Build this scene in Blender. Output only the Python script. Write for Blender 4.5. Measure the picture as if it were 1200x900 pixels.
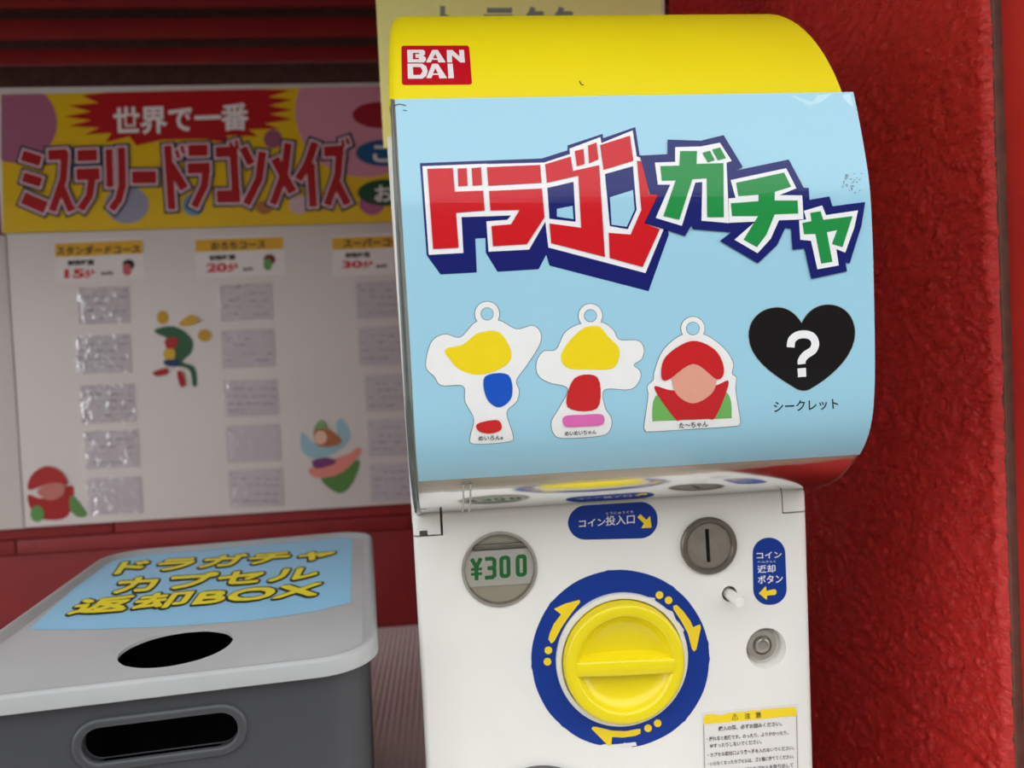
import bpy, bmesh, math, random
from mathutils import Vector, Matrix, noise
from mathutils.geometry import tessellate_polygon
random.seed(7)
sc = bpy.context.scene
COL = sc.collection
for o in list(bpy.data.objects):
    bpy.data.objects.remove(o)

# ---------------------------------------------------------------- camera
CZ = 1.07                       # eye height; counter top is 0.41 below
CAM = Vector((0, 0, CZ))
F = 900.0                       # focal length in pixels of the 1200x900 frame
yaw, pitch, roll = math.radians(5.2), math.radians(1.46), math.radians(2.73)
fw = Vector((math.sin(yaw) * math.cos(pitch), math.cos(yaw) * math.cos(pitch), -math.sin(pitch)))
rt = Vector((math.cos(yaw), -math.sin(yaw), 0))
up = rt.cross(fw)
r2 = rt * math.cos(roll) - up * math.sin(roll)
u2 = up * math.cos(roll) + rt * math.sin(roll)
cd = bpy.data.cameras.new('camera')
cd.sensor_width = 36
cd.lens = 27
cd.clip_start = 0.01
cd.dof.use_dof = True
cd.dof.focus_distance = 0.485
cd.dof.aperture_fstop = 6.2
cam = bpy.data.objects.new('camera', cd)
COL.objects.link(cam)
cam.matrix_world = Matrix(((r2.x, u2.x, -fw.x, CAM.x), (r2.y, u2.y, -fw.y, CAM.y), (r2.z, u2.z, -fw.z, CAM.z), (0, 0, 0, 1)))
sc.camera = cam

# ---------------------------------------------------------------- sky and exposure
W = bpy.data.worlds.new('sky')
sc.world = W
W.use_nodes = True
bg = W.node_tree.nodes['Background']
bg.inputs['Color'].default_value = (0.965, 0.985, 1.02, 1)      # even overcast sky
bg.inputs['Strength'].default_value = 2.58
sc.view_settings.view_transform = 'Standard'
sc.view_settings.look = 'None'
sc.view_settings.exposure = 0.0
sc.view_settings.gamma = 1.0
sc.view_settings.use_curve_mapping = False


# ---------------------------------------------------------------- helpers: pixel rays
def ray(x, y):
    return r2 * ((x - 600) / F) - u2 * ((y - 450) / F) + fw


def on_y(x, y, Y):
    d = ray(x, y)
    return CAM + d * (Y / d.y)


def on_x(x, y, X):
    d = ray(x, y)
    return CAM + d * (X / d.x)


def on_z(x, y, Z):
    d = ray(x, y)
    return CAM + d * ((Z - CZ) / d.z)


# ---------------------------------------------------------------- helpers: materials
def lin(c):
    out = []
    for v in c:
        v /= 255.0
        out.append(v / 12.92 if v <= 0.04045 else ((v + 0.055) / 1.055) ** 2.4)
    return (*out, 1.0)


def mat(name, rgb, rough=0.5, metal=0.0, coat=0.0, var=0.0, vscale=30.0, bump=0.0, bscale=300.0, spec=0.5):
    m = bpy.data.materials.new(name)
    m.use_nodes = True
    nt = m.node_tree
    b = nt.nodes['Principled BSDF']
    c = lin(rgb)
    b.inputs['Base Color'].default_value = c
    b.inputs['Roughness'].default_value = rough
    b.inputs['Metallic'].default_value = metal
    b.inputs['Specular IOR Level'].default_value = spec
    b.inputs['Coat Weight'].default_value = coat
    b.inputs['Coat Roughness'].default_value = 0.12
    tc = nt.nodes.new('ShaderNodeTexCoord')
    n = nt.nodes.new('ShaderNodeTexNoise')
    n.inputs['Scale'].default_value = vscale
    n.inputs['Detail'].default_value = 5
    nt.links.new(tc.outputs['Object'], n.inputs['Vector'])
    mr = nt.nodes.new('ShaderNodeMapRange')
    mr.inputs['From Min'].default_value = 0.3
    mr.inputs['From Max'].default_value = 0.7
    mr.inputs['To Min'].default_value = 1 - var
    mr.inputs['To Max'].default_value = 1 + var * 0.5
    nt.links.new(n.outputs['Fac'], mr.inputs['Value'])
    mx = nt.nodes.new('ShaderNodeVectorMath')
    mx.operation = 'SCALE'
    mx.inputs[0].default_value = c[:3]
    nt.links.new(mr.outputs['Result'], mx.inputs['Scale'])
    nt.links.new(mx.outputs['Vector'], b.inputs['Base Color'])
    if bump > 0:
        n2 = nt.nodes.new('ShaderNodeTexNoise')
        n2.inputs['Scale'].default_value = bscale
        n2.inputs['Detail'].default_value = 4
        nt.links.new(tc.outputs['Object'], n2.inputs['Vector'])
        bp = nt.nodes.new('ShaderNodeBump')
        bp.inputs['Strength'].default_value = bump
        bp.inputs['Distance'].default_value = 0.001
        nt.links.new(n2.outputs['Fac'], bp.inputs['Height'])
        nt.links.new(bp.outputs['Normal'], b.inputs['Normal'])
    return m


def clear_mat(name, tint, rough=0.03, ior=1.45, bump=0.0, bscale=60.0, milk=0.0):
    """thin clear plastic: transparent body with a Fresnel gloss"""
    m = bpy.data.materials.new(name)
    m.use_nodes = True
    nt = m.node_tree
    nt.nodes.remove(nt.nodes['Principled BSDF'])
    out = nt.nodes['Material Output']
    t = nt.nodes.new('ShaderNodeBsdfTransparent')
    t.inputs['Color'].default_value = lin(tint)
    g = nt.nodes.new('ShaderNodeBsdfGlossy')
    g.inputs['Roughness'].default_value = rough
    fr = nt.nodes.new('ShaderNodeFresnel')
    fr.inputs['IOR'].default_value = ior
    mx = nt.nodes.new('ShaderNodeMixShader')
    nt.links.new(fr.outputs['Fac'], mx.inputs['Fac'])
    if milk:
        df = nt.nodes.new('ShaderNodeBsdfDiffuse')
        df.inputs['Color'].default_value = lin((226, 214, 198))
        m2 = nt.nodes.new('ShaderNodeMixShader')
        m2.inputs['Fac'].default_value = milk
        nt.links.new(t.outputs[0], m2.inputs[1])
        nt.links.new(df.outputs[0], m2.inputs[2])
        nt.links.new(m2.outputs[0], mx.inputs[1])
    else:
        nt.links.new(t.outputs[0], mx.inputs[1])
    nt.links.new(g.outputs[0], mx.inputs[2])
    nt.links.new(mx.outputs[0], out.inputs['Surface'])
    if bump:
        tc = nt.nodes.new('ShaderNodeTexCoord')
        n2 = nt.nodes.new('ShaderNodeTexNoise')
        n2.inputs['Scale'].default_value = bscale
        n2.inputs['Detail'].default_value = 3
        n2.inputs['Distortion'].default_value = 1.5
        nt.links.new(tc.outputs['Object'], n2.inputs['Vector'])
        bp = nt.nodes.new('ShaderNodeBump')
        bp.inputs['Strength'].default_value = bump
        bp.inputs['Distance'].default_value = 0.004
        nt.links.new(n2.outputs['Fac'], bp.inputs['Height'])
        nt.links.new(bp.outputs['Normal'], g.inputs['Normal'])
        nt.links.new(bp.outputs['Normal'], fr.inputs['Normal'])
    return m


MATS = {}


def ink(rgb, rough=0.3, coat=0.0):
    k = (tuple(rgb), rough, coat)
    if k not in MATS:
        MATS[k] = mat('ink_%d_%d_%d' % tuple(rgb), rgb, rough, coat=coat, var=0.02, vscale=90, spec=0.3)
    return MATS[k]


M_white = mat('white_abs_plastic', (229, 228, 220), 0.38, var=0.025, vscale=25, bump=0.04, bscale=900)
M_yellow = mat('yellow_abs_plastic', (246, 226, 2), 0.5, var=0.015, vscale=18, bump=0.03, bscale=700)
M_dialY = mat('yellow_dial_plastic', (232, 212, 12), 0.26, var=0.01, vscale=20)
M_steel = mat('brushed_steel', (186, 180, 170), 0.34, metal=0.7, var=0.15, vscale=120, bump=0.1, bscale=1500)
M_steel_dk = mat('dark_steel', (150, 142, 130), 0.38, metal=0.65, var=0.15, vscale=120)
M_clear = clear_mat('clear_acrylic', (222, 218, 206), 0.13, 1.15, bump=0.05, bscale=14, milk=0.35)
M_edge = mat('clear_acrylic_edge', (86, 94, 90), 0.2, coat=0.2, var=0.2, vscale=60)
M_film = clear_mat('clear_film', (248, 247, 247), 0.12, bump=0.8, bscale=70)
M_lens2 = mat('milky_acrylic_rib', (196, 190, 176), 0.3)
M_lens = clear_mat('clear_lens', (253, 253, 251), 0.08, 1.35)
M_boxgrey = mat('dark_grey_box_plastic', (64, 65, 68), 0.42, var=0.06, vscale=14, bump=0.06, bscale=900)
M_lid = mat('frosted_lid_plate', (192, 193, 193), 0.3, var=0.07, vscale=12, bump=0.05, bscale=700)
M_rim = mat('frosted_lid_rim', (172, 173, 172), 0.4, var=0.07, vscale=22)
M_board = mat('white_board', (216, 208, 203), 0.45, var=0.03, vscale=8, bump=0.03, bscale=200)
M_ribbed = mat('white_ribbed_sheet', (240, 235, 230), 0.5, var=0.03, vscale=12)
M_redpl = mat('red_painted_plank', (140, 25, 26), 0.55, var=0.16, vscale=20, bump=0.2, bscale=180)
M_wood = mat('weathered_wood', (104, 70, 58), 0.7, var=0.3, vscale=80, bump=0.4, bscale=200)
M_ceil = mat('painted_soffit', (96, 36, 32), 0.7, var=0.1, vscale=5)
M_floor = mat('concrete', (112, 110, 106), 0.85, var=0.15, vscale=3, bump=0.3, bscale=60)


def stucco():
    m = mat('red_rough_siding_paint', (206, 48, 42), 0.36, var=0.0)
    nt = m.node_tree
    b = nt.nodes['Principled BSDF']
    tc = nt.nodes.new('ShaderNodeTexCoord')
    mp = nt.nodes.new('ShaderNodeMapping')
    mp.inputs['Scale'].default_value = (1, 0.55, 1.25)
    nt.links.new(tc.outputs['Object'], mp.inputs['Vector'])
    n1 = nt.nodes.new('ShaderNodeTexNoise')
    n1.inputs['Scale'].default_value = 190
    n1.inputs['Detail'].default_value = 6
    n1.inputs['Roughness'].default_value = 0.6
    n1.inputs['Distortion'].default_value = 0.8
    nt.links.new(mp.outputs['Vector'], n1.inputs['Vector'])
    bp = nt.nodes.new('ShaderNodeBump')
    bp.inputs['Strength'].default_value = 0.9
    bp.inputs['Distance'].default_value = 0.003
    nt.links.new(n1.outputs['Fac'], bp.inputs['Height'])
    nt.links.new(bp.outputs['Normal'], b.inputs['Normal'])
    return m


M_stucco = stucco()


# ---------------------------------------------------------------- helpers: objects
ROOT_LOC = {}


def tag(o, label=None, cat=None, group=None, kind=None):
    if label: o['label'] = label
    if cat: o['category'] = cat
    if group: o['group'] = group
    if kind: o['kind'] = kind
    return o


def thing(name, loc, label=None, cat=None, group=None, kind=None):
    o = bpy.data.objects.new(name, None)
    o.empty_display_size = 0.05
    COL.objects.link(o)
    o.location = loc
    ROOT_LOC[o.name] = Vector(loc)
    return tag(o, label, cat, group, kind)


def base_of(parent):
    while parent is not None:
        if parent.name in ROOT_LOC:
            return ROOT_LOC[parent.name]
        parent = parent.parent
    return Vector((0, 0, 0))


def obj(name, verts, faces, m, parent=None, smooth=False):
    off = base_of(parent)
    me = bpy.data.meshes.new(name)
    me.from_pydata([tuple(Vector(v) - off) for v in verts], [], faces)
    me.materials.append(m)
    if smooth:
        for p in me.polygons: p.use_smooth = True
    me.update()
    o = bpy.data.objects.new(name, me)
    COL.objects.link(o)
    if parent: o.parent = parent
    return o


def from_bm(name, bm, m, parent=None, smooth=False, sharp=None):
    bmesh.ops.recalc_face_normals(bm, faces=bm.faces)
    off = base_of(parent)
    bmesh.ops.translate(bm, verts=bm.verts, vec=-off)
    me = bpy.data.meshes.new(name)
    bm.to_mesh(me)
    bm.free()
    me.materials.append(m)
    if smooth:
        for p in me.polygons: p.use_smooth = True
        if sharp: me.set_sharp_from_angle(angle=math.radians(sharp))
    o = bpy.data.objects.new(name, me)
    COL.objects.link(o)
    if parent: o.parent = parent
    return o


def bm_hexa(c8):
    """8 corners: bottom ring 0-3 then top ring 4-7"""
    bm = bmesh.new()
    v = [bm.verts.new(p) for p in c8]
    for f in ((0, 1, 2, 3), (4, 5, 6, 7), (0, 1, 5, 4), (1, 2, 6, 5), (2, 3, 7, 6), (3, 0, 4, 7)):
        bm.faces.new([v[i] for i in f])
    return bm


def bm_box(x0, x1, y0, y1, z0, z1):
    return bm_hexa([(x0, y0, z0), (x1, y0, z0), (x1, y1, z0), (x0, y1, z0), (x0, y0, z1), (x1, y0, z1), (x1, y1, z1), (x0, y1, z1)])


def bevel(bm, w, seg=3):
    bmesh.ops.bevel(bm, geom=list(bm.edges), offset=w, segments=seg, affect='EDGES', profile=0.5)
    return bm


def box(name, x0, x1, y0, y1, z0, z1, m, parent=None, bev=0.0, seg=2):
    bm = bm_box(x0, x1, y0, y1, z0, z1)
    if bev: bevel(bm, bev, seg)
    return from_bm(name, bm, m, parent, smooth=bev > 0, sharp=50)


def lathe(name, prof, centre, m, parent=None, n=64, sharp=35, axis='-y', caps=True):
    """prof: list of (radius, height); height grows along -Y (towards the viewer)"""
    vs, fs = [], []
    c = Vector(centre)
    for r, h in prof:
        for i in range(n):
            a = 2 * math.pi * i / n
            if axis == '-y':
                vs.append(c + Vector((r * math.cos(a), -h, r * math.sin(a))))
            else:
                vs.append(c + Vector((r * math.cos(a), r * math.sin(a), h)))
    for k in range(len(prof) - 1):
        for i in range(n):
            j = (i + 1) % n
            fs.append((k * n + i, k * n + j, (k + 1) * n + j, (k + 1) * n + i))
    if caps and prof[0][0] > 1e-6: fs.append(tuple(range(n)))
    if caps and prof[-1][0] > 1e-6: fs.append(tuple((len(prof) - 1) * n + i for i in range(n)))
    o = obj(name, vs, fs, m, parent, smooth=True)
    o.data.set_sharp_from_angle(angle=math.radians(sharp))
    return o


# ---------------------------------------------------------------- helpers: flat print
def poly_mesh(polys, step=None):
    """polys: list of outlines (2-D) or [outline, hole, ...] lists -> verts2d, faces"""
    vs, fs = [], []
    for p in polys:
        loops = p if isinstance(p[0][0], (list, tuple)) else [p]
        flat = [Vector((q[0], q[1], 0)) for lp in loops for q in lp]
        tri = tessellate_polygon([[Vector((q[0], q[1], 0)) for q in lp] for lp in loops])
        k = len(vs)
        vs += [(q.x, q.y) for q in flat]
        fs += [tuple(k + i for i in t) for t in tri]
    if step: vs, fs = slice_rows(vs, fs, step)
    return vs, fs


def slice_rows(vs, fs, step):
    bm = bmesh.new()
    bv = [bm.verts.new((x, y, 0)) for x, y in vs]
    for f in fs:
        try: bm.faces.new([bv[i] for i in f])
        except ValueError: pass
    ys = [v[1] for v in vs]
    y = math.floor(min(ys) / step) * step
    while y < max(ys):
        y += step
        bmesh.ops.bisect_plane(bm, geom=bm.verts[:] + bm.edges[:] + bm.faces[:], plane_co=(0, y, 0), plane_no=(0, 1, 0), dist=1e-4)
    bm.verts.index_update()
    out = [(v.co.x, v.co.y) for v in bm.verts], [tuple(v.index for v in f.verts) for f in bm.faces]
    bm.free()
    return out


def print_poly(name, polys, surf, layer, m, parent):
    av, af = [], []
    for q, p in enumerate(polys):        # each piece a hair above the last, so that overlaps never coincide
        vs, fs = poly_mesh([p], surf.step)
        k = len(av)
        av += [surf(x, y, layer + 0.12 * q) for x, y in vs]
        af += [tuple(k + i for i in f) for f in fs]
    return obj(name, av, af, m, parent)


class Plane:
    """pixel -> a plane of the scene; layers stack towards the viewer"""
    def __init__(self, p0, n, gap=0.0002):
        self.p0, self.n, self.gap, self.step = Vector(p0), Vector(n).normalized(), gap, None

    def __call__(self, x, y, layer=0):
        d = ray(x, y)
        t = (self.p0 - CAM).dot(self.n) / d.dot(self.n)
        return CAM + d * t + self.n * (self.gap * layer)


class Swept:
    """pixel -> a profile (y, z) swept along x"""
    def __init__(self, prof, gap=0.00012):
        self.prof, self.gap, self.step = prof, gap, 7.0

    def __call__(self, x, y, layer=0):
        d = ray(x, y)
        best = None
        for (y0, z0), (y1, z1) in zip(self.prof, self.prof[1:]):
            # t*d.y = y0+s*(y1-y0) ; t*d.z = z0-CZ+s*(z1-z0)
            ey, ez = y1 - y0, z1 - z0
            det = d.y * (-ez) + ey * d.z
            if abs(det) < 1e-12: continue
            t = (y0 * (-ez) + ey * (z0 - CZ)) / det
            s = (d.y * (z0 - CZ) - d.z * y0) / det
            if -1e-6 <= s <= 1 + 1e-6 and t > 0 and (best is None or t < best[0]):
                L = math.hypot(ey, ez)
                n = Vector((0, -abs(ez) / L, (ey / L) * (1 if ez > 0 else -1)))
                if n.dot(d) > 0: n = -n
                best = (t, n)
        if best is None:
            y0, z0 = self.prof[0] if y < 300 else self.prof[-1]
            return CAM + d * (y0 / d.y)
        return CAM + d * best[0] + best[1] * (self.gap * layer)


TXT = {}


def text_mesh(s, off=0.0):
    k = (s, off)
    if k not in TXT:
        c = bpy.data.curves.new('t', 'FONT')
        c.body = s
        c.offset = off
        c.resolution_u = 3
        o = bpy.data.objects.new('t', c)
        COL.objects.link(o)
        dg = bpy.context.evaluated_depsgraph_get()
        me = bpy.data.meshes.new_from_object(o.evaluated_get(dg))
        TXT[k] = ([(v.co.x, v.co.y) for v in me.vertices], [tuple(p.vertices) for p in me.polygons])
        bpy.data.objects.remove(o)
        bpy.data.curves.remove(c)
        bpy.data.meshes.remove(me)
    return TXT[k]


def text_px(items, off=0.0):
    """items: (string, (TL, TR, BR, BL) pixel quad of the glyphs' own box) -> pixel verts, faces"""
    vs, fs = [], []
    for s, (tl, tr, br, bl) in items:
        bv, _ = text_mesh(s, 0.0)
        x0, x1 = min(v[0] for v in bv), max(v[0] for v in bv)
        y0, y1 = min(v[1] for v in bv), max(v[1] for v in bv)
        if y1 - y0 < 0.2:
            m = (y0 + y1) / 2; y0, y1 = m - 0.06, m + 0.06
        v, f = text_mesh(s, off)
        k = len(vs)
        for x, y in v:
            a, b = (x - x0) / (x1 - x0), (y - y0) / (y1 - y0)
            px = (bl[0] * (1 - a) + br[0] * a) * (1 - b) + (tl[0] * (1 - a) + tr[0] * a) * b
            py = (bl[1] * (1 - a) + br[1] * a) * (1 - b) + (tl[1] * (1 - a) + tr[1] * a) * b
            vs.append((px, py))
        fs += [tuple(k + i for i in q) for q in f]
    return vs, fs


def text(name, items, surf, layer, m, parent, off=0.0):
    if isinstance(items[0], str): items = [items]
    vs, fs = text_px(items, off)
    if surf.step: vs, fs = slice_rows(vs, fs, surf.step)
    return obj(name, [surf(x, y, layer) for x, y in vs], fs, m, parent)


def quad(x0, y0, x1, y1, dy=0.0, skew=0.0):
    """pixel box; dy = rise of the right end, skew = shift of the bottom"""
    return ((x0, y0), (x1, y0 - dy), (x1 + skew, y1 - dy), (x0 + skew, y1))


def Z(x0, y0, s, pts):
    """points read in a zoomed crop -> photo pixels"""
    return [(x0 + x / s, y0 + y / s) for x, y in pts]


def ell(cx, cy, rx, ry, n=40, rot=0.0):
    c, s = math.cos(rot), math.sin(rot)
    out = []
    for i in range(n):
        a = 2 * math.pi * i / n
        x, y = rx * math.cos(a), ry * math.sin(a)
        out.append((cx + x * c - y * s, cy + x * s + y * c))
    return out


def smooth_loop(pts, n=6):
    out = []
    k = len(pts)
    for i in range(k):
        p0, p1, p2, p3 = (Vector(pts[(i + j - 1) % k]) for j in range(4))
        for q in range(n):
            t = q / n
            v = 0.5 * ((2 * p1) + (p2 - p0) * t + (2 * p0 - 5 * p1 + 4 * p2 - p3) * t * t + (3 * p1 - p0 - 3 * p2 + p3) * t ** 3)
            out.append((v.x, v.y))
    return out


def grow(pts, d):
    """offset a closed outline outwards by d pixels"""
    k = len(pts)
    area = sum(pts[i][0] * pts[(i + 1) % k][1] - pts[(i + 1) % k][0] * pts[i][1] for i in range(k))
    sg = 1 if area > 0 else -1
    out = []
    for i in range(k):
        a, b, c = Vector(pts[i - 1]), Vector(pts[i]), Vector(pts[(i + 1) % k])
        n1 = Vector(((b - a).y, -(b - a).x)); n2 = Vector(((c - b).y, -(c - b).x))
        n = (n1.normalized() + n2.normalized())
        n = n.normalized() if n.length > 1e-6 else n1.normalized()
        out.append(tuple(b + n * d * sg))
    return out


def stroke(pts, w):
    """polyline -> mitred band outline"""
    pts = [Vector(p) for p in pts]
    L, R = [], []
    for i, p in enumerate(pts):
        d1 = (p - pts[i - 1]).normalized() if i else None
        d2 = (pts[i + 1] - p).normalized() if i < len(pts) - 1 else None
        d1 = d1 or d2; d2 = d2 or d1
        n = Vector((-(d1 + d2).y, (d1 + d2).x)).normalized()
        k = w / 2 / max(0.5, n.dot(Vector((-d1.y, d1.x))))
        L.append(tuple(p + n * k)); R.append(tuple(p - n * k))
    return L + R[::-1]


def rounded_quad(tl, tr, br, bl, r, n=8):
    c = [Vector(p) for p in (tl, tr, br, bl)]
    out = []
    for i in range(4):
        p, a, b = c[i], c[i - 1], c[(i + 1) % 4]
        s, e = p + (a - p).normalized() * r, p + (b - p).normalized() * r
        for k in range(n + 1):
            t = k / n
            # quarter-circle-like rational blend
            w = math.sqrt(0.5)
            den = (1 - t) ** 2 + 2 * w * t * (1 - t) + t * t
            q = (s * (1 - t) ** 2 + p * (2 * w * t * (1 - t)) + e * t * t) / den
            out.append((q.x, q.y))
    return out


# ================================================================ THE SETTING
YB = 1.235          # face of the back wall
XW = 0.40          # face of the right wall
TABLE = CZ - 0.41

o = box('floor', -6, 6, -8, 3, -0.05, 0, M_floor); tag(o, kind='structure')
o = box('ceiling', -5.0, 2.0, 0.16, 1.5, CZ + 0.64, CZ + 0.70, M_ceil); tag(o, kind='structure')  # unseen overhang; its front edge and long left reach are set to cut sky light

o = box('wall_front', -9, 9, -6.3, -6.0, 0, 3.75, mat('render_wall', (112, 106, 100), 0.9, var=0.1, vscale=2)); tag(o, kind='structure')      # house across the way, seen only as a reflection

wb = thing('wall_back', (-0.5, YB, 0), kind='structure')  # visible wall, stretched out of view on the left to cut side sky
zc1, zc2, zc3 = on_y(19, 617, YB).z + 0.02, on_y(19, 632.5, YB).z, on_y(19, 650, YB).z
zt = on_y(200, 100, YB).z
box('backing_panel', -4.0, XW + 0.05, YB + 0.012, YB + 0.06, 0, zt, M_wood, wb)
box('panel', -4.0, XW + 0.004, YB + 0.001, YB + 0.012, TABLE - 0.3, zc3 - 0.0015, M_redpl, wb, 0.001)
xj1, xj2 = on_y(134, 625, YB).x, on_y(19, 640, YB).x
for a, b in ((-4.0, xj1), (xj1, XW)):
    box('plank', a + 0.0012, min(b, XW) - 0.0012, YB - 0.001, YB + 0.012, zc2 + 0.0008, zc1, M_redpl, wb, 0.001)
for a, b in ((-4.0, xj2), (xj2, xj2 + 0.6), (xj2 + 0.6, XW)):
    box('plank', a + 0.0012, b - 0.0012, YB - 0.001, YB + 0.012, zc3, zc2 - 0.0008, M_redpl, wb, 0.001)
box('upper_panel', -4.0, XW + 0.004, YB + 0.002, YB + 0.012, zc1, zt, M_redpl, wb, 0.001)
# slatted louvre above the boards: sloping red slats, dark gaps
YS = YB + 0.01
for ya, yb in ((54, 74), (19, 44.5), (-18, 8), (-52, -26), (-86, -60)):
    z0, z1 = on_y(200, yb, YS).z, on_y(200, ya, YS).z
    bm = bm_hexa([(-4.0, YS, z0), (XW, YS, z0), (XW, YS + 0.012, z0 + 0.002), (-4.0, YS + 0.012, z0 + 0.002),
                  (-4.0, YS + 0.006, z1), (XW, YS + 0.006, z1), (XW, YS + 0.018, z1), (-4.0, YS + 0.018, z1)])
    bevel(bm, 0.0015, 2)
    from_bm('slat', bm, M_redpl, wb, True, 50)
box('louvre_backing', -4.0, XW + 0.05, YS + 0.13, YS + 0.15, zt - 0.05, CZ + 0.70, M_wood, wb)

# right wall: two courses of rough siding with a seam
wr = thing('wall_right', (XW, 0.7, 0), kind='structure')
zseam = CZ - 0.3255
YF = on_x(1170, 450, XW).y


def siding(name, z0, z1, y0, y1, seed):
    dy = 0.0019
    ny, nz = int((y1 - y0) / dy) + 1, int((z1 - z0) / dy) + 1
    vs, fs = [], []
    for j in range(nz + 1):
        z = z0 + (z1 - z0) * j / nz
        for i in range(ny + 1):
            y = y0 + (y1 - y0) * i / ny
            wv = noise.noise_vector(Vector((y * 24, z * 24, seed)))
            p = Vector((y * 58 + wv.x * 1.2, z * 118 + wv.y * 1.1, seed))
            n = noise.noise(p) + 0.45 * noise.noise(p * 2.1) + 0.22 * noise.noise(p * 4.3)
            # flaky ledges: steep underside, gentle top
            st = (n * 1.7 + z * 118 * 0.16) % 1.0
            h = 0.0024 * n + 0.0022 * (1 - st) ** 1.5
            e = min(1.0, (z - z0) / 0.006, (z1 - z) / 0.006)
            f = min(1.0, (y - y0) / 0.007)
            x = XW - h + (1 - max(0, e)) ** 2 * 0.004 + (1 - max(0, f)) ** 1.5 * 0.006
            vs.append((x, y, z))
    for j in range(nz):
        for i in range(ny):
            a = j * (ny + 1) + i
            fs.append((a, a + ny + 1, a + ny + 2, a + 1))
    # closing rim at the front edge
    k = len(vs)
    for j in range(nz + 1):
        v = vs[j * (ny + 1)]
        vs.append((XW + 0.012, v[1] + 0.0005, v[2]))
    for j in range(nz):
        fs.append((j * (ny + 1), k + j, k + j + 1, (j + 1) * (ny + 1)))
    return obj(name, vs, fs, M_stucco, wr, smooth=True)


siding('siding_panel', zseam + 0.0012, CZ + 0.70, YF, YB + 0.004, 3.1)
siding('siding_panel', CZ - 0.72, zseam - 0.0012, YF, YB + 0.004, 9.7)
box('seam_strip', XW + 0.0025, XW + 0.0084, YF + 0.012, YB + 0.004, zseam - 0.006, zseam + 0.006, M_stucco, wr)
box('wall_core', XW + 0.0085, XW + 0.09, YF + 0.006, YB + 0.06, 0, CZ + 0.70, M_wood, wr)
box('groove_strip', XW + 0.004, XW + 0.0125, YF - 0.001, YF + 0.012, 0, CZ + 0.64, M_wood, wr, 0.001)
o = box('trim_1', XW + 0.0105, XW + 0.07, YF - 0.06, YF + 0.008, 0, CZ + 0.70, mat('red_trim_paint', (206, 48, 42), 0.4, var=0.08, vscale=20, bump=0.15, bscale=120), None, 0.0015)
tag(o, kind='structure')

# counter with a ribbed white top
ct = thing('display_counter', (-0.4, 0.6, 0), 'white ribbed counter top under the grey box and the capsule machine', 'counter')
pitch_r = 0.0072
xs0, xs1 = -1.1, 0.262
n = int((xs1 - xs0) / pitch_r * 4)
vs, fs = [], []
for i in range(n + 1):
    x = xs0 + (xs1 - xs0) * i / n
    z = TABLE - 0.0004 + 0.0004 * math.cos(2 * math.pi * i / 4)
    vs += [(x, 0.30, z), (x, YB - 0.002, z), (x, 0.30, z - 0.02), (x, YB - 0.002, z - 0.02)]
for i in range(n):
    a = 4 * i
    fs += [(a, a + 4, a + 5, a + 1), (a, a + 2, a + 6, a + 4), (a + 2, a + 3, a + 7, a + 6), (a + 1, a + 5, a + 7, a + 3)]
fs += [(0, 1, 3, 2), (4 * n, 4 * n + 2, 4 * n + 3, 4 * n + 1)]
obj('ribbed_top', vs, fs, M_ribbed, ct)
box('carcass', -1.08, 0.258, 0.33, YB - 0.004, 0, TABLE - 0.021, M_ribbed, ct, 0.003)

# ================================================================ CAPSULE MACHINE
YP = 0.53
XL, XR = -0.0215, 0.258
ROOTX = (XL + XR) / 2
mach = thing('capsule_machine', (ROOTX, 0.65, TABLE), 'white coin-operated capsule toy machine with yellow lid and light blue front sheet', 'vending machine')


def profile(pts, X):
    out = []
    for p in pts:
        q = on_x(p[0], p[1], X)
        out.append((q.y, q.z))
    return out


def densify(pr, n=4):
    """Catmull-Rom through an open profile"""
    out = []
    for i in range(len(pr) - 1):
        p0 = Vector(pr[max(0, i - 1)]); p1 = Vector(pr[i]); p2 = Vector(pr[i + 1]); p3 = Vector(pr[min(len(pr) - 1, i + 2)])
        for q in range(n):
            t = q / n
            v = 0.5 * ((2 * p1) + (p2 - p0) * t + (2 * p0 - 5 * p1 + 4 * p2 - p3) * t * t + (3 * p1 - p0 - 3 * p2 + p3) * t ** 3)
            out.append((v.x, v.y))
    out.append(tuple(pr[-1]))
    return out


def relax(pr, it):
    pr = [Vector(p) for p in pr]
    for _ in range(it):
        pr = [pr[0]] + [pr[i] * 0.5 + (pr[i - 1] + pr[i + 1]) * 0.25 for i in range(1, len(pr) - 1)] + [pr[-1]]
    return [(p.x, p.y) for p in pr]


cap_pr = profile([(988, 108), (976.6, 80.5), (962.6, 57), (948.6, 39.7), (934.6, 27), (920.6, 20), (905, 17)], XR)
# one smooth cubic through the traced front of the lid, then nearly flat to the back
import numpy as np
q = np.array(cap_pr)
P0, P3 = q[0], q[-1] + np.array([0.075, 0.022])
qa = np.vstack([q, P3])
tt = np.concatenate([[0], np.cumsum(np.linalg.norm(np.diff(qa, axis=0), axis=1))])
tt /= tt[-1]
for _ in range(12):
    B = np.stack([(1 - tt) ** 3, 3 * tt * (1 - tt) ** 2, 3 * tt ** 2 * (1 - tt), tt ** 3], 1)
    c12 = np.linalg.lstsq(B[:, 1:3], qa - np.outer(B[:, 0], P0) - np.outer(B[:, 3], P3), rcond=None)[0]
    ft = np.linspace(0, 1, 400)
    FB = np.stack([(1 - ft) ** 3, 3 * ft * (1 - ft) ** 2, 3 * ft ** 2 * (1 - ft), ft ** 3], 1) @ np.vstack([P0, c12, P3])
    tt = np.array([ft[np.argmin(((FB - p) ** 2).sum(1))] for p in qa])
cap_pr = [(float(a), float(b)) for a, b in FB[::14]] + [(float(P3[0]), float(P3[1])), (float(P3[0]) + 0.05, float(P3[1]) + 0.006), (0.80, float(P3[1]) + 0.008)]
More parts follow.
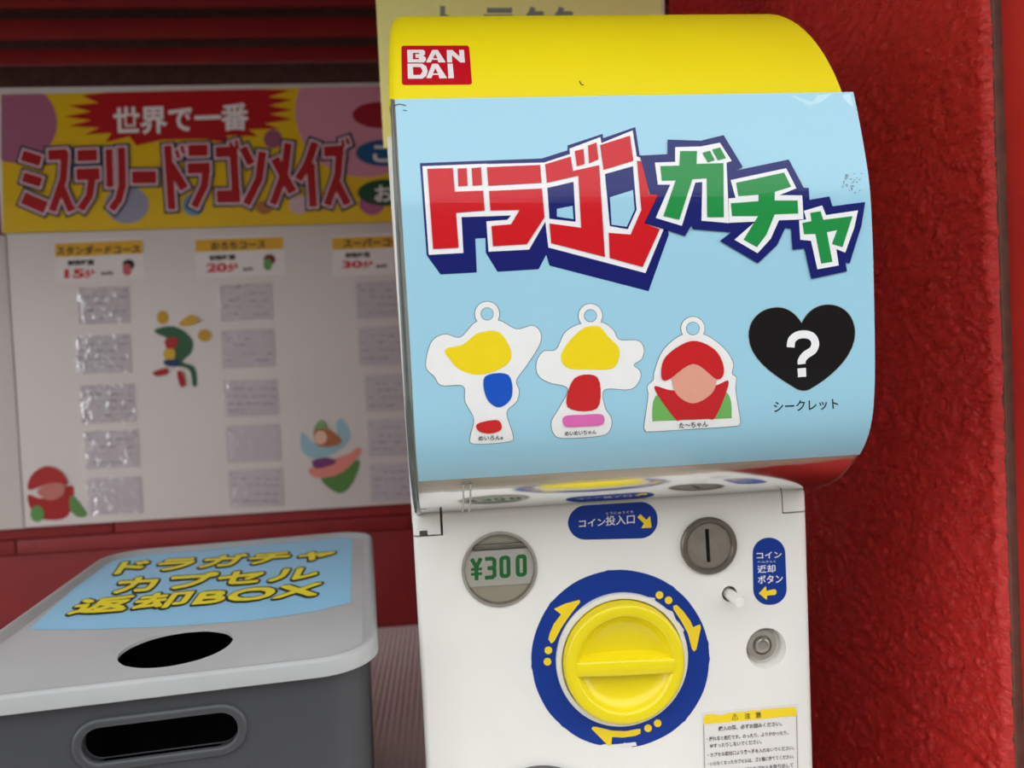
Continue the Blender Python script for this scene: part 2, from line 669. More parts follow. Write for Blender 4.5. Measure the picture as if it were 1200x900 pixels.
cov_px = [(998, 108), (1004, 136), (1011, 176), (1015.6, 205), (1018.5, 235), (1021, 293), (1022, 340), (1023.3, 407), (1023, 467), (1018.5, 502), (1011, 523), (1003, 537), (990, 556), (976, 566), (962, 570.5), (944.5, 573)]
cov_pr = relax(densify(profile(cov_px, XR), 3), 4)
cov_end = cov_pr[-1]

# yellow lid
bm = bmesh.new()
ring = cap_pr + [(0.80, cap_pr[0][1] + 0.004), (cap_pr[0][0] + 0.012, cap_pr[0][1] - 0.003)]
RC = 0.0085            # rounded left shoulder, crisp right end


def inset(d):
    out = []
    for i, (y, z) in enumerate(cap_pr):
        a, b = cap_pr[max(0, i - 1)], cap_pr[min(len(cap_pr) - 1, i + 1)]
        t = Vector((b[0] - a[0], b[1] - a[1])).normalized()
        out.append((y + t.y * d, z - t.x * d))
    return out + ring[len(cap_pr):]


secs = []
for k_ in range(7):
    ph_ = math.pi / 2 * k_ / 6
    secs.append([bm.verts.new((XL - 0.002 + RC * (1 - math.cos(ph_)), y, z)) for y, z in inset(RC * (1 - math.sin(ph_)))])
secs.append([bm.verts.new((XR - 0.001, y, z)) for y, z in inset(0)])
secs.append([bm.verts.new((XR, y, z)) for y, z in inset(0.001)])
bm.faces.new(secs[0]); bm.faces.new(secs[-1][::-1])
for ra, rb in zip(secs, secs[1:]):
    for i in range(len(ring)):
        j = (i + 1) % len(ring)
        bm.faces.new((ra[i], rb[i], rb[j], ra[j]))
cap = from_bm('lid', bm, M_yellow, mach, True, 50)
cap['label'] = 'yellow plastic lid'

# clear cover shell
vs, fs = [], []
for y, z in cov_pr:
    vs += [(XL + 0.001, y, z), (XR, y, z)]
for i in range(len(cov_pr) - 1):
    fs.append((2 * i, 2 * i + 1, 2 * i + 3, 2 * i + 2))
cover = obj('clear_cover', vs, fs, M_clear, mach, True)
# end plates of the cover
for nm, X, w in (('cover_side', XL, 0.0022), ('cover_side', XR - 0.0022, 0.0022)):
    inner = []
    for (y, z) in cov_pr:
        inner.append((y, z))
    loop = inner + [(YP + 0.04, cov_end[1]), (YP + 0.04, cov_pr[0][1])]
    va = [(X, y, z) for y, z in loop]
    vb = [(X + w, y, z) for y, z in loop]
    k = len(loop)
    f2 = [tuple(range(k)), tuple(range(2 * k - 1, k - 1, -1))] + [(i, (i + 1) % k, k + (i + 1) % k, k + i) for i in range(k)]
    obj(nm, va + vb, f2, M_clear, mach)
# cream capsule tray lying inside the curved foot of the cover
tail = [p for p in cov_pr if p[1] < on_x(1010, 525, XR).z]
vs, fs = [], []
for i, (y, z) in enumerate(tail):
    a, b = tail[max(0, i - 1)], tail[min(len(tail) - 1, i + 1)]
    t = Vector((b[0] - a[0], b[1] - a[1])).normalized()
    iy, iz = (-t.y, t.x) if t.x > 0 else (t.y, -t.x)
    y2, z2_ = y + iy * 0.005, z + abs(iz) * 0.005
    vs += [(XL + 0.004, y2, z2_), (XR - 0.003, y2, z2_), (XL + 0.004, y2 + 0.0006, z2_ + 0.0015), (XR - 0.003, y2 + 0.0006, z2_ + 0.0015)]
for i in range(len(tail) - 1):
    a = 4 * i
    fs += [(a, a + 1, a + 5, a + 4), (a + 2, a + 6, a + 7, a + 3), (a, a + 4, a + 6, a + 2), (a + 1, a + 3, a + 7, a + 5)]
obj('capsule_tray', vs, fs, mat('cream_tray_plastic', (222, 210, 192), 0.5, var=0.05, vscale=40), mach, True)
# moulded clear ribs under the sheet
for xp in (541, 549):
    X = on_y(xp, 580, 0.50).x
    tail = [p for p in cov_pr if p[1] < on_x(1004, 535, XR).z]
    vs, fs = [], []
    for y, z in tail:
        vs += [(X, y - 0.0006, z - 0.0006), (X + 0.0011, y - 0.0006, z - 0.0006), (X, y + 0.004, z + 0.002), (X + 0.0011, y + 0.004, z + 0.002)]
    for i in range(len(tail) - 1):
        a = 4 * i
        fs += [(a, a + 1, a + 5, a + 4), (a, a + 4, a + 6, a + 2), (a + 1, a + 3, a + 7, a + 5), (a + 2, a + 6, a + 7, a + 3)]
    obj('cover_rib', vs, fs, M_lens2, mach, True)
# thick polished edge along the left rim of the cover
vs, fs = [], []
k = len(cov_pr)
for i, (y, z) in enumerate(cov_pr):
    a = cov_pr[max(0, i - 1)]; b = cov_pr[min(k - 1, i + 1)]
    t = Vector((b[0] - a[0], b[1] - a[1])).normalized()
    nn = Vector((-t.y, t.x))
    if nn.x > 0: nn = -nn
    if i > k * 0.8 and nn.y > 0: nn = -nn
    w = 0.0016 + 0.0022 * min(1.0, i / (k * 0.5))
    for dx, dn in ((0, 0.0006), (w, 0.0006), (w, -0.003), (0, -0.003)):
        vs.append((XL + dx, y + nn.x * dn, z + nn.y * dn))
for i in range(k - 1):
    for q in range(4):
        fs.append((4 * i + q, 4 * i + (q + 1) % 4, 4 * i + 4 + (q + 1) % 4, 4 * i + 4 + q))
obj('cover_edge', vs, fs, M_edge, mach, True)

# white rear housing behind the cover (its left edge shows beside the cover)
pt, pb = on_y(452.5, 158, 0.575), on_y(482.5, 603, 0.575)
bm = bm_hexa([(pb.x, 0.575, pb.z - 0.01), (XR + 0.004, 0.575, pb.z - 0.01), (XR + 0.004, 0.80, pb.z - 0.01), (pb.x, 0.80, pb.z - 0.01),
              (pt.x, 0.575, pt.z), (XR + 0.004, 0.575, pt.z), (XR + 0.004, 0.80, pt.z), (pt.x, 0.80, pt.z)])
bevel(bm, 0.003, 3)
from_bm('rear_housing', bm, M_white, mach, True, 40)

# body with recesses
zb = TABLE + 0.0
btop = cov_end[1] + 0.001
c_tl, c_bl = on_y(482.5, 600, YP), on_y(500, 900, YP)
c_tr, c_br = on_y(945, 573, YP), on_y(953, 900, YP)
bm = bm_hexa([(c_bl.x, YP, zb), (c_br.x, YP, zb), (c_br.x, 0.80, zb), (c_bl.x, 0.80, zb),
              (c_tl.x, YP, btop), (c_tr.x, YP, btop), (c_tr.x, 0.80, btop), (c_tl.x, 0.80, btop)])
bevel(bm, 0.004, 3)
body = from_bm('body', bm, M_white, mach, True, 40)


def pxr(r): return r * 0.000608


def cutter_cyl(c, r, d, r2_=None, n=64):
    b = bmesh.new()
    bmesh.ops.create_cone(b, cap_ends=True, segments=n, radius1=r2_ or r, radius2=r, depth=d + 0.004)
    bmesh.ops.rotate(b, verts=b.verts, cent=(0, 0, 0), matrix=Matrix.Rotation(math.pi / 2, 3, 'X'))
    bmesh.ops.translate(b, verts=b.verts, vec=(c.x, YP + (d - 0.004) / 2, c.z))
    return b


Cw = on_y(585.6, 667, YP)       # price window
Cl = on_y(898, 760, YP)         # lock recess
Ch = on_y(855, 696, YP)         # return button hole
Co = on_y(633, 978, YP)         # capsule outlet
Cd = on_y(728.5, 771.5, YP)     # dial
Cs = on_y(830, 639, YP)         # coin slot
nl0, nl1 = on_y(515.5, 604, YP), on_y(519.5, 627.5, YP)
nr0, nr1 = on_y(915.5, 575, YP), on_y(918, 602, YP)
cuts = [cutter_cyl(Cw, pxr(42.5), 0.012), cutter_cyl(Cl, pxr(25.5), 0.009, pxr(22)), cutter_cyl(Ch, pxr(9.3), 0.035), cutter_cyl(Co, pxr(80), 0.09),
        bm_box(on_y(826, 640, YP).x, on_y(833, 640, YP).x, YP - 0.0023, YP + 0.04, on_y(830, 661, YP).z, on_y(830, 617, YP).z),
        bm_box(nl0.x, nl1.x, YP - 0.002, YP + 0.016, nl1.z, btop + 0.002),
        bm_box(c_tl.x - 0.002, nl1.x - 0.0001, YP - 0.0021, YP + 0.010, nl1.z - 0.0001, nl1.z + 0.0011),
        bm_box(on_y(491.5, 625, YP).x, on_y(501, 625, YP).x, YP - 0.0022, YP + 0.0042, nl1.z + 0.001, nl1.z + 0.0042),
        bm_box(nr0.x, nr1.x, YP - 0.002, YP + 0.016, nr1.z, btop + 0.002),
        bm_box(nr0.x + 0.0001, c_tr.x + 0.002, YP - 0.0021, YP + 0.010, nr1.z - 0.0001, nr1.z + 0.0010)]
for b in cuts:
    bmesh.ops.recalc_face_normals(b, faces=b.faces)
    bmesh.ops.translate(b, verts=b.verts, vec=-ROOT_LOC[mach.name])
    me = bpy.data.meshes.new('cut'); b.to_mesh(me); b.free()
    co = bpy.data.objects.new('cut', me); COL.objects.link(co); co.parent = mach
    md = body.modifiers.new('cut', 'BOOLEAN'); md.object = co; md.operation = 'DIFFERENCE'; md.solver = 'EXACT'
bpy.context.view_layer.update()
me = bpy.data.meshes.new_from_object(body.evaluated_get(bpy.context.evaluated_depsgraph_get()))
cobs = [md.object for md in body.modifiers]
body.modifiers.clear()
body.data = me
for p in me.polygons: p.use_smooth = True
me.set_sharp_from_angle(angle=math.radians(35))
for c in cobs: bpy.data.objects.remove(c)
box('latch', on_y(492, 625, YP).x, on_y(500.5, 625, YP).x, YP + 0.001, YP + 0.004, nl1.z + 0.0012, nl1.z + 0.004, mat('latch_steel', (92, 88, 80), 0.4, metal=0.4), mach)
lathe('capsule_outlet', [(pxr(81), 0.0), (pxr(81), 0.003), (pxr(76), 0.004), (pxr(74), 0.0), (pxr(74), -0.085), (0, -0.085)], Co, mat('grey_outlet_plastic', (84, 82, 80), 0.45), mach, 64, caps=False)

# ---- price window
lathe('window_ring', [(pxr(42.3), -0.011), (pxr(43.6), 0.0006), (pxr(43.2), 0.0012), (pxr(40.5), 0.0012), (pxr(39.5), -0.002), (pxr(39.5), -0.011)], Cw, M_steel, mach, 72)
YC = YP + 0.0035
pw = Plane((0, YC, 0), (0, -1, 0))
cardm = []
disc = lambda r, n=60: ell(585.8 + 0.0, 666.8, r, r * 0.99, n)


def clip_disc(y0, y1, r=41.0, slope=0.06):
    """band of the disc between two slanted lines"""
    pts = disc(r)
    ctr = 585.8

    def lo(x): return y0 - slope * (x - ctr)

    def hi(x): return y1 - slope * (x - ctr)
    out = []
    for x, y in pts:
        out.append((x, min(max(y, lo(x)), hi(x))))
    return out


print_poly('price_backing', [disc(41.5)], pw, -1, ink((206, 198, 180), 0.5), mach)
pc = print_poly('price_card', [clip_disc(644, 685.5)], pw, 4, ink((232, 228, 222), 0.4), mach)
zt_ = on_y(585, 645, YC).z
box('price_card_holder', on_y(554, 640, YC).x, on_y(616, 640, YC).x, YC - 0.0025, YC - 0.0008, on_y(585, 643, YC).z, on_y(585, 636, YC).z, M_steel_dk, mach, 0.001)


def seg300():
    """¥300 as square-shouldered strokes in a unit box, mapped into the card's slanted text box"""
    res = []
    tl, tr, br, bl = (550.5, 654), (618.5, 648.5), (619, 674.5), (551, 680)

    def mp(u, v):
        a = (tl[0] * (1 - u) + tr[0] * u, tl[1] * (1 - u) + tr[1] * u)
        b = (bl[0] * (1 - u) + br[0] * u, bl[1] * (1 - u) + br[1] * u)
        return (a[0] * (1 - v) + b[0] * v, a[1] * (1 - v) + b[1] * v)
    W_ = 4.6
    St = lambda *p: res.append(stroke([mp(*q) for q in p], W_))
    St((0.03, 0.02), (0.11, 0.42)); St((0.19, 0.02), (0.11, 0.42)); St((0.11, 0.36), (0.11, 1.0))
    res.append(stroke([mp(0.015, 0.50), mp(0.205, 0.50)], 3.2)); res.append(stroke([mp(0.015, 0.72), mp(0.205, 0.72)], 3.2))
    St((0.26, 0.08), (0.38, 0.08), (0.42, 0.16), (0.42, 0.42), (0.39, 0.5), (0.30, 0.5))
    St((0.30, 0.5), (0.39, 0.5), (0.42, 0.58), (0.42, 0.84), (0.38, 0.92), (0.25, 0.92))
    for u in (0.55, 0.83):
        o_ = rounded_quad(mp(u - 0.045, 0.0), mp(u + 0.145, 0.0), mp(u + 0.145, 1.0), mp(u - 0.045, 1.0), 5)
        i_ = rounded_quad(mp(u + 0.022, 0.17), mp(u + 0.078, 0.17), mp(u + 0.078, 0.83), mp(u + 0.022, 0.83), 1.4)
        res.append([o_, i_])
    return res


print_poly('price_lettering', seg300(), pw, 6, ink((28, 132, 62), 0.4), pc)
lathe('window_lens', [(pxr(40.2), 0.0), (pxr(40.2), 0.0006), (0, 0.0009)], Cw, M_lens, mach, 60)

# ---- panel prints
pp = Plane((0, YP, 0), (0, -1, 0), 0.00015)
BLUE, YEL, WHT = ink((14, 52, 138), 0.35), ink((240, 208, 40), 0.35), ink((226, 224, 222), 0.4)
s6 = lambda pts: Z(610, 650, 3.75, pts)
# ring decal with worn edges
outer = []
for i in range(140):
    a = 2 * math.pi * i / 140
    r = 104.3 + 0.7 * noise.noise(Vector((math.cos(a) * 4, math.sin(a) * 4, 0.3))) + (0.8 if i % 17 == 0 else 0)
    px_, py_ = 727 + r * math.cos(a), 772 + r * math.sin(a)
    if 84 < math.degrees(a) < 104: py_ = min(py_, 871.5 - 0.06 * (px_ - 727) + 2 * noise.noise(Vector((px_ * 0.2, 0, 0))))
    outer.append((px_, py_))
inner = ell(728, 771, 74, 73.5, 80)
decal = print_poly('ring_sticker', [[outer, inner[::-1]]], pp, 1, BLUE, mach)
decal['label'] = 'blue ring sticker with yellow arrows'
A = [[(122, 372), (128, 345), (145, 305), (178, 262), (147, 238), (195, 215), (258, 198), (262, 208), (215, 268), (180, 320), (148, 380), (135, 390)],
     [(670, 225), (685, 220), (712, 245), (745, 290), (758, 318), (788, 305), (792, 320), (772, 415), (762, 425), (752, 412), (735, 345), (705, 290), (672, 240)],
     [(527, 765), (527, 785), (505, 795), (450, 803), (402, 800), (398, 838), (385, 838), (312, 765), (315, 756), (330, 755), (400, 772), (460, 775), (515, 765)]]
for a in A: print_poly('arrow', [s6(a)], pp, 2, YEL, decal)
for x, y in ((122, 420), (118, 470), (610, 177), (650, 200), (560, 762), (602, 740)):
    print_poly('dot', [ell(*s6([(x, y)])[0], 4.5, 4.5, 20)], pp, 2, YEL, decal)
for q_ in (s6([(545, 183), (590, 190), (588, 205), (560, 200)]), s6([(628, 232), (668, 250), (680, 280), (655, 265)]),
                          s6([(690, 290), (718, 330), (712, 350), (698, 320)]), s6([(420, 832), (505, 822), (510, 838), (440, 845)])): print_poly('worn_patch', [q_], pp, 3, WHT, decal)

# ---- dial
lathe('dial_collar', [(pxr(77.5), 0), (pxr(77.5), 0.0035), (pxr(76.5), 0.0045), (pxr(72), 0.0045), (pxr(71), 0.001)], Cd, M_white, mach, 96)
R = pxr(69.5)
knob = lathe('dial', [(R + 0.0004, 0.002), (R, 0.011), (R - 0.0012, 0.0125), (R - 0.003, 0.0130), (R * 0.835, 0.0130), (R * 0.80, 0.0122), (R * 0.77, 0.0100), (R * 0.72, 0.0072),
                      (R * 0.62, 0.0050), (R * 0.45, 0.0034), (R * 0.25, 0.0027), (0.0, 0.0025)], Cd, M_dialY, mach, 96, 60)
knob['label'] = 'yellow turning dial'
bm = bmesh.new()
ang = math.radians(-2.4)
secs = []
for t in (-1, -0.96, -0.7, -0.35, 0, 0.35, 0.7, 0.96, 1):
    x = t * R * 0.815
    top = 0.0134 if abs(t) < 0.99 else 0.0128
    wt = 0.0048 - 0.0004 * abs(t)
    ring = [(-wt - 0.0042, 0.002), (-wt - 0.0016, top - 0.0034), (-wt - 0.0006, top - 0.0008), (-wt + 0.0008, top), (wt - 0.0008, top), (wt + 0.0006, top - 0.0008), (wt + 0.0016, top - 0.0034), (wt + 0.0042, 0.002)]
    vv = []
    for zz, h in ring:
        vv.append(bm.verts.new((Cd.x + x * math.cos(ang) - zz * math.sin(ang), Cd.y - h, Cd.z + x * math.sin(ang) + zz * math.cos(ang) - 0.002)))
    secs.append(vv)
for a, b in zip(secs, secs[1:]):
    for i in range(len(a) - 1):
        bm.faces.new((a[i], a[i + 1], b[i + 1], b[i]))
bm.faces.new(secs[0]); bm.faces.new(secs[-1][::-1])
from_bm('grip_bar', bm, M_dialY, knob, True, 40)

# ---- coin slot
slot_px = stroke([(828.4, 620), (829, 630), (829.8, 645), (830.6, 659)], 4.4)
pcs = Plane((0, YP - 0.0014, 0), (0, -1, 0), 0.0002)
o2 = ell(830, 639, 27.5, 27.5, 64)
pv, pf_ = poly_mesh([[o2, slot_px]])
no_, ns_ = len(o2), len(slot_px)
vs = [pcs(x, y) for x, y in pv]
vs += [v + Vector((0, 0.0012, 0)) for v in vs[:no_]] + [v + Vector((0, 0.016, 0)) for v in vs[no_:no_ + ns_]]
k0 = no_ + ns_
fs = list(pf_) + [(i, (i + 1) % no_, k0 + (i + 1) % no_, k0 + i) for i in range(no_)]
fs += [(no_ + i, no_ + (i + 1) % ns_, k0 + no_ + (i + 1) % ns_, k0 + no_ + i) for i in range(ns_)]
cs = obj('coin_slot', vs, fs, M_steel_dk, mach)
cs['label'] = 'round steel coin slot'
lathe('slot_ring', [(pxr(33.6), 0), (pxr(33.6), 0.0022), (pxr(31.8), 0.0034), (pxr(28.5), 0.0034), (pxr(26.2), 0.0018), (pxr(26.0), 0.0008)], Cs, mat('dark_bronze_ring', (112, 106, 96), 0.35, metal=0.6), mach, 64, caps=False)

# ---- return button
lathe('return_button', [(pxr(6.3), -0.012), (pxr(6.3), 0.0155), (pxr(5.6), 0.0168), (0, 0.017)], on_y(856.5, 697.5, YP), M_white, mach, 32)

# ---- lock
lk = lathe('lock', [(pxr(18.5), -0.0088), (pxr(18.5), -0.0045), (pxr(17), -0.0035), (pxr(12), -0.0035), (pxr(10.5), -0.006), (pxr(9), -0.006), (pxr(8.6), -0.0022), (pxr(7), -0.0018), (pxr(6.2), -0.0035), (0, -0.0032)], on_y(895.5, 758, YP), M_steel, mach, 48)
lk['label'] = 'round steel tubular lock'
box('keyway', on_y(894.3, 752, YP).x, on_y(897.5, 752, YP).x, YP + 0.0012, YP + 0.003, on_y(895, 753.5, YP).z, on_y(895, 748, YP).z, M_steel_dk, lk)

# ---- stickers on the panel
s8 = lambda pts: Z(530, 580, 4.8, pts)
st = print_poly('coin_sticker', [rounded_quad((665, 593.5), (770, 587), (771, 630.5), (666, 633), 20.5)], pp, 1, BLUE, mach)
text('lettering', [('コイン', ((678.5, 609.5), (709, 607), (709, 615.5), (678.5, 618))), ('投入口', ((710, 605), (743.5, 602.5), (743.5, 613.5), (710, 616)))], pp, 2, WHT, st, 0.012)
text('reading_aid', [('とうにゅうぐち', quad(710, 600, 742, 603.3, 2))], pp, 2, WHT, st)
print_poly('arrow', [s8([(1040, 125), (1058, 108), (1092, 140), (1112, 118), (1121, 183), (1062, 187), (1078, 160)])], pp, 2, YEL, st)
s5 = lambda pts: Z(800, 580, 6.43, pts)
st = print_poly('return_sticker', [rounded_quad((881.5, 630.5), (919.5, 629.5), (922.5, 708), (883, 709.5), 18.5)], pp, 1, BLUE, mach)


def zq(x0, y0, x1, y1, dy): return tuple(s5([(x0, y0 + dy), (x1, y0), (x1 + 3, y1 - dy), (x0 + 3, y1)]))


text('lettering', [('コイン', zq(555, 425, 742, 480, 8)), ('返却', zq(562, 525, 695, 588, 6)), ('ボタン', zq(565, 600, 750, 668, 8))], pp, 2, WHT, st, 0.014)
text('reading_aid', [('へんきゃく', zq(562, 492, 698, 513, 4))], pp, 2, WHT, st)
print_poly('arrow', [s5([(572, 742), (625, 685), (632, 722), (690, 708), (704, 718), (706, 738), (695, 752), (636, 758), (632, 790)])], pp, 2, YEL, st)

s6b = lambda pts: Z(800, 700, 4.5, pts)
wl = print_poly('warning_sticker', [s6b([(100, 606), (606, 560), (618, 1180), (112, 1215)])], pp, 1, ink((222, 219, 214), 0.25), mach)
for q_ in ([(110, 668), (122, 1170)], [(600, 622), (610, 1160)]): print_poly('frame_line', [stroke(s6b(q_), 0.7)], pp, 2, ink((120, 110, 80)), wl)
print_poly('header_band', [s6b([(108, 640), (116, 620), (160, 613), (200, 622), (245, 608), (330, 602), (360, 594), (400, 597), (430, 588), (585, 577), (598, 588), (600, 624), (109, 669)])], pp, 2, YEL, wl)
DK = ink((52, 48, 46), 0.5)


def wq(x0, y0, x1, y1, h):
    """baseline (x0,y0)->(x1,y1), height h, in crop pixels"""
    return tuple(s6b([(x0, y0 - h), (x1, y1 - h), (x1 + 1, y1), (x0 + 1, y0)]))


text('lettering', [('⚠', wq(258, 644, 290, 641, 30)), ('注', wq(325, 640, 355, 637, 30)), ('意', wq(383, 635, 412, 632, 30)),
                   ('購入の際、必ずお読みください。', wq(188, 704, 520, 676, 24)),
                   ('・揺れると危険です。のったり、よりかかったり、', wq(126, 758, 555, 722, 22)),
                   ('ゆすったりしないでください。', wq(143, 794, 414, 770, 22)),
                   ('・カプセル取出口より奥へ手を入れないでください。', wq(130, 842, 585, 802, 22)),
                   ('・いらなくなったカプセルは、ゴミ箱に捨ててください。', wq(130, 888, 585, 848, 22)),
                   ('・必ずお買い上げのカプセルを取り出して', wq(180, 930, 582, 893, 22))], pp, 3, DK, wl, 0.012)

# ---- badge on the lid
sc_cap = Swept(cap_pr)
sb = lambda pts: Z(420, 0, 8.5714, pts)
bd = print_poly('brand_badge', [rounded_quad((470.4, 53.9), (549.7, 53.7), (553.2, 99.4), (471, 99.9), 3)], sc_cap, 2, ink((196, 18, 34), 0.3, 0.2), mach)
bd['label'] = 'red badge with white letters'
L = [[sb([(490, 505), (650, 505), (670, 522), (670, 552), (650, 567), (675, 580), (680, 610), (658, 633), (495, 633)]), sb([(548, 537), (610, 537), (610, 549), (574, 549), (574, 586), (608, 586), (608, 601), (548, 601)])],
     [sb([(680, 632), (742, 507), (797, 507), (878, 632), (802, 633), (797, 607), (742, 605), (728, 632)]), sb([(772, 548), (748, 590), (795, 592)])],
     sb([(887, 508), (945, 508), (1015, 572), (1012, 507), (1060, 507), (1070, 632), (1025, 633), (940, 560), (942, 632), (893, 632)]),
     [sb([(493, 645), (640, 645), (683, 672), (696, 720), (682, 768), (642, 795), (498, 796)]), sb([(547, 678), (625, 679), (645, 720), (622, 757), (553, 758)])],
     [sb([(683, 790), (742, 645), (797, 645), (892, 790), (812, 793), (806, 758), (750, 756), (732, 790)]), sb([(773, 690), (750, 742), (800, 744)])],
     sb([(895, 645), (947, 645), (960, 790), (903, 792)])]
for p in L: print_poly('letter', [p], sc_cap, 3, ink((236, 232, 230), 0.3, 0.2), bd)

print_poly('scratch', [stroke([(679, 95), (681, 99), (684, 100)], 1.3)], sc_cap, 1, ink((90, 84, 40), 0.6), cap)

# ---- light blue front sheet with its artwork
i0 = 0
sheet_pr = [(y - 0.0005, z) for y, z in cov_pr if z >= on_x(1004, 535, XR).z]
sheet_pr[0] = (sheet_pr[0][0], sheet_pr[0][1])
SKY = mat('light_blue_print', (158, 208, 226), 0.14, var=0.012, vscale=15, spec=0.45)
vs, fs = [], []
m_ = len(sheet_pr)
for i, (y, z) in enumerate(sheet_pr):
    t = i / (m_ - 1)
    xl = XL + 0.0026 + 0.0020 * min(1, t * 1.6)
    vs += [(xl, y, z), (XR + 0.0008, y, z), (xl, y + 0.0004, z), (XR + 0.0008, y + 0.0004, z)]
for i in range(m_ - 1):
    a = 4 * i
    fs += [(a, a + 1, a + 5, a + 4), (a + 2, a + 6, a + 7, a + 3)]
fs += [(0, 2, 3, 1), (4 * m_ - 4, 4 * m_ - 3, 4 * m_ - 1, 4 * m_ - 2)]
sheet = obj('front_sheet', vs, fs, SKY, mach, True)
sheet.data.set_sharp_from_angle(angle=math.radians(40))
sheet['label'] = 'light blue printed sheet wrapped round the clear cover'
ss = Swept(sheet_pr)
c1 = lambda pts: Z(480, 140, 4, pts)
c2 = lambda pts: Z(740, 140, 4, pts)
GL = dict(rough=0.14, coat=0.0)
NAVY, RED, GREEN, PWH, SKYI = ink((22, 30, 106), **GL), ink((206, 24, 32), **GL), ink((30, 142, 68), **GL), ink((240, 240, 240), **GL), SKY
navy1 = c1([(48, 205), (620, 183), (740, 145), (740, 122), (905, 68), (907, 88), (1058, 36), (1078, 168), (1150, 172), (1190, 400), (1215, 540), (1120, 805), (655, 685), (640, 635),
            (605, 702), (412, 714), (357, 625), (355, 556), (308, 558), (315, 717), (145, 727), (80, 637)])
navy2 = c2([(38, 172), (168, 165), (168, 97), (325, 102), (430, 76), (520, 225), (485, 242), (735, 190), (805, 322), (828, 322), (832, 378), (925, 362), (940, 408), (1093, 388),
            (1075, 500), (1020, 675), (1000, 672), (1008, 712), (840, 748), (808, 605), (752, 612), (745, 512), (718, 510), (680, 590), (590, 675), (413, 570), (465, 530), (285, 515),
            (280, 495), (250, 548), (60, 485), (125, 355), (85, 352)])
lg = print_poly('logo_border', [navy1], ss, 1, NAVY, sheet)
print_poly('letter_outline', [c1([(60, 220), (365, 208), (365, 454), (243, 458), (252, 626), (90, 635)]),
                              c1([(355, 210), (632, 203), (640, 472), (560, 610), (370, 620), (360, 478), (458, 471), (476, 450), (355, 455)]),
                              c1([(628, 204), (752, 163), (749, 138), (893, 84), (899, 112), (1045, 52), (1064, 175), (1112, 185), (1125, 352), (1165, 352), (1098, 487), (1190, 515), (1105, 720), (650, 600), (635, 470)])], ss, 2, PWH, sheet)
for q_ in ([(645, 322), (768, 293), (778, 480), (655, 466)], [(915, 257), (1047, 220), (1063, 425), (1022, 515), (938, 500)]): print_poly('letter_counter', [c1(q_)], ss, 3, NAVY, sheet)
for q_ in ([(690, 420), (763, 406), (768, 468), (690, 456)], [(938, 366), (1046, 332), (1054, 424), (1017, 504), (946, 494)]): print_poly('letter_counter', [c1(q_)], ss, 4, SKYI, sheet)
REDS = [[(83, 233), (203, 230), (212, 340), (345, 335), (352, 428), (218, 438), (230, 602), (110, 608)], [(225, 232), (268, 230), (272, 312), (228, 315)], [(290, 230), (335, 226), (340, 308), (295, 312)],
        [(362, 226), (612, 215), (618, 298), (368, 312)], [(372, 337), (620, 325), (632, 460), (550, 585), (390, 595), (383, 500), (475, 492), (515, 425), (378, 428)],
        [(635, 212), (755, 176), (765, 243), (888, 216), (915, 645), (662, 580), (655, 488), (803, 508), (790, 265), (643, 298)], [(773, 150), (815, 140), (820, 210), (783, 222)], [(835, 125), (875, 110), (885, 188), (840, 208)],
        [(892, 122), (1032, 78), (1048, 195), (908, 238)], [(1065, 195), (1108, 205), (1120, 352), (1165, 352), (1098, 487), (1172, 515), (1092, 692), (937, 650), (932, 532), (1035, 540), (1085, 425)]]
for a, b in ((0, 3), (3, 5), (5, 8), (8, 10)):
    print_poly('letter', [c1(p) for p in REDS[a:b]], ss, 5, RED, sheet)
print_poly('logo_border', [navy2], ss, 6, NAVY, sheet)
print_poly('letter_outline', [c2([(108, 205), (203, 202), (203, 133), (322, 130), (412, 112), (468, 197), (443, 206), (455, 487), (326, 476), (330, 296), (297, 298), (234, 500), (112, 463), (180, 308), (122, 308)])], ss, 7, PWH, sheet)
print_poly('letter_outline', [c2([(462, 287), (722, 232), (770, 325), (690, 357), (797, 358), (803, 470), (688, 474), (650, 560), (588, 628), (480, 565), (578, 480), (455, 486), (452, 372), (485, 370)])], ss, 8, PWH, sheet)
print_poly('letter_outline', [c2([(805, 430), (890, 405), (908, 450), (1058, 428), (1040, 510), (998, 625), (935, 600), (955, 600), (968, 685), (868, 703), (838, 570), (788, 565), (782, 475), (815, 470)])], ss, 8, PWH, sheet)
GRS = [[[(133, 222), (222, 220), (226, 152), (305, 152), (302, 212), (428, 208), (430, 460), (352, 460), (350, 278), (283, 283), (222, 472), (147, 455), (205, 288), (140, 290)], [(330, 160), (365, 150), (388, 195), (355, 205)], [(375, 145), (412, 135), (440, 185), (402, 195)]],
       [[(487, 300), (712, 252), (745, 318), (668, 342), (668, 382), (775, 382), (778, 443), (668, 447), (630, 540), (585, 600), (522, 565), (590, 455), (468, 455), (462, 395), (592, 385), (592, 355), (498, 362)]],
       [[(833, 440), (882, 432), (895, 472), (1032, 455), (985, 600), (935, 585), (960, 520), (912, 530), (938, 668), (885, 677), (858, 538), (805, 540), (797, 487), (840, 478)]]]
for g in GRS: print_poly('letter', [c2(p) for p in g], ss, 9, GREEN, sheet)

# die-cut key-holder cards (the figures printed on them are left out: plain colour fields only)
GREYL, CARD = ink((96, 104, 110), **GL), ink((238, 238, 234), **GL)
INK = ink((30, 28, 28), **GL)
F1 = lambda pts: Z(490, 340, 4.7375, pts)
F2 = lambda pts: Z(620, 340, 4.7357, pts)
F3 = lambda pts: Z(740, 340, 4, pts)


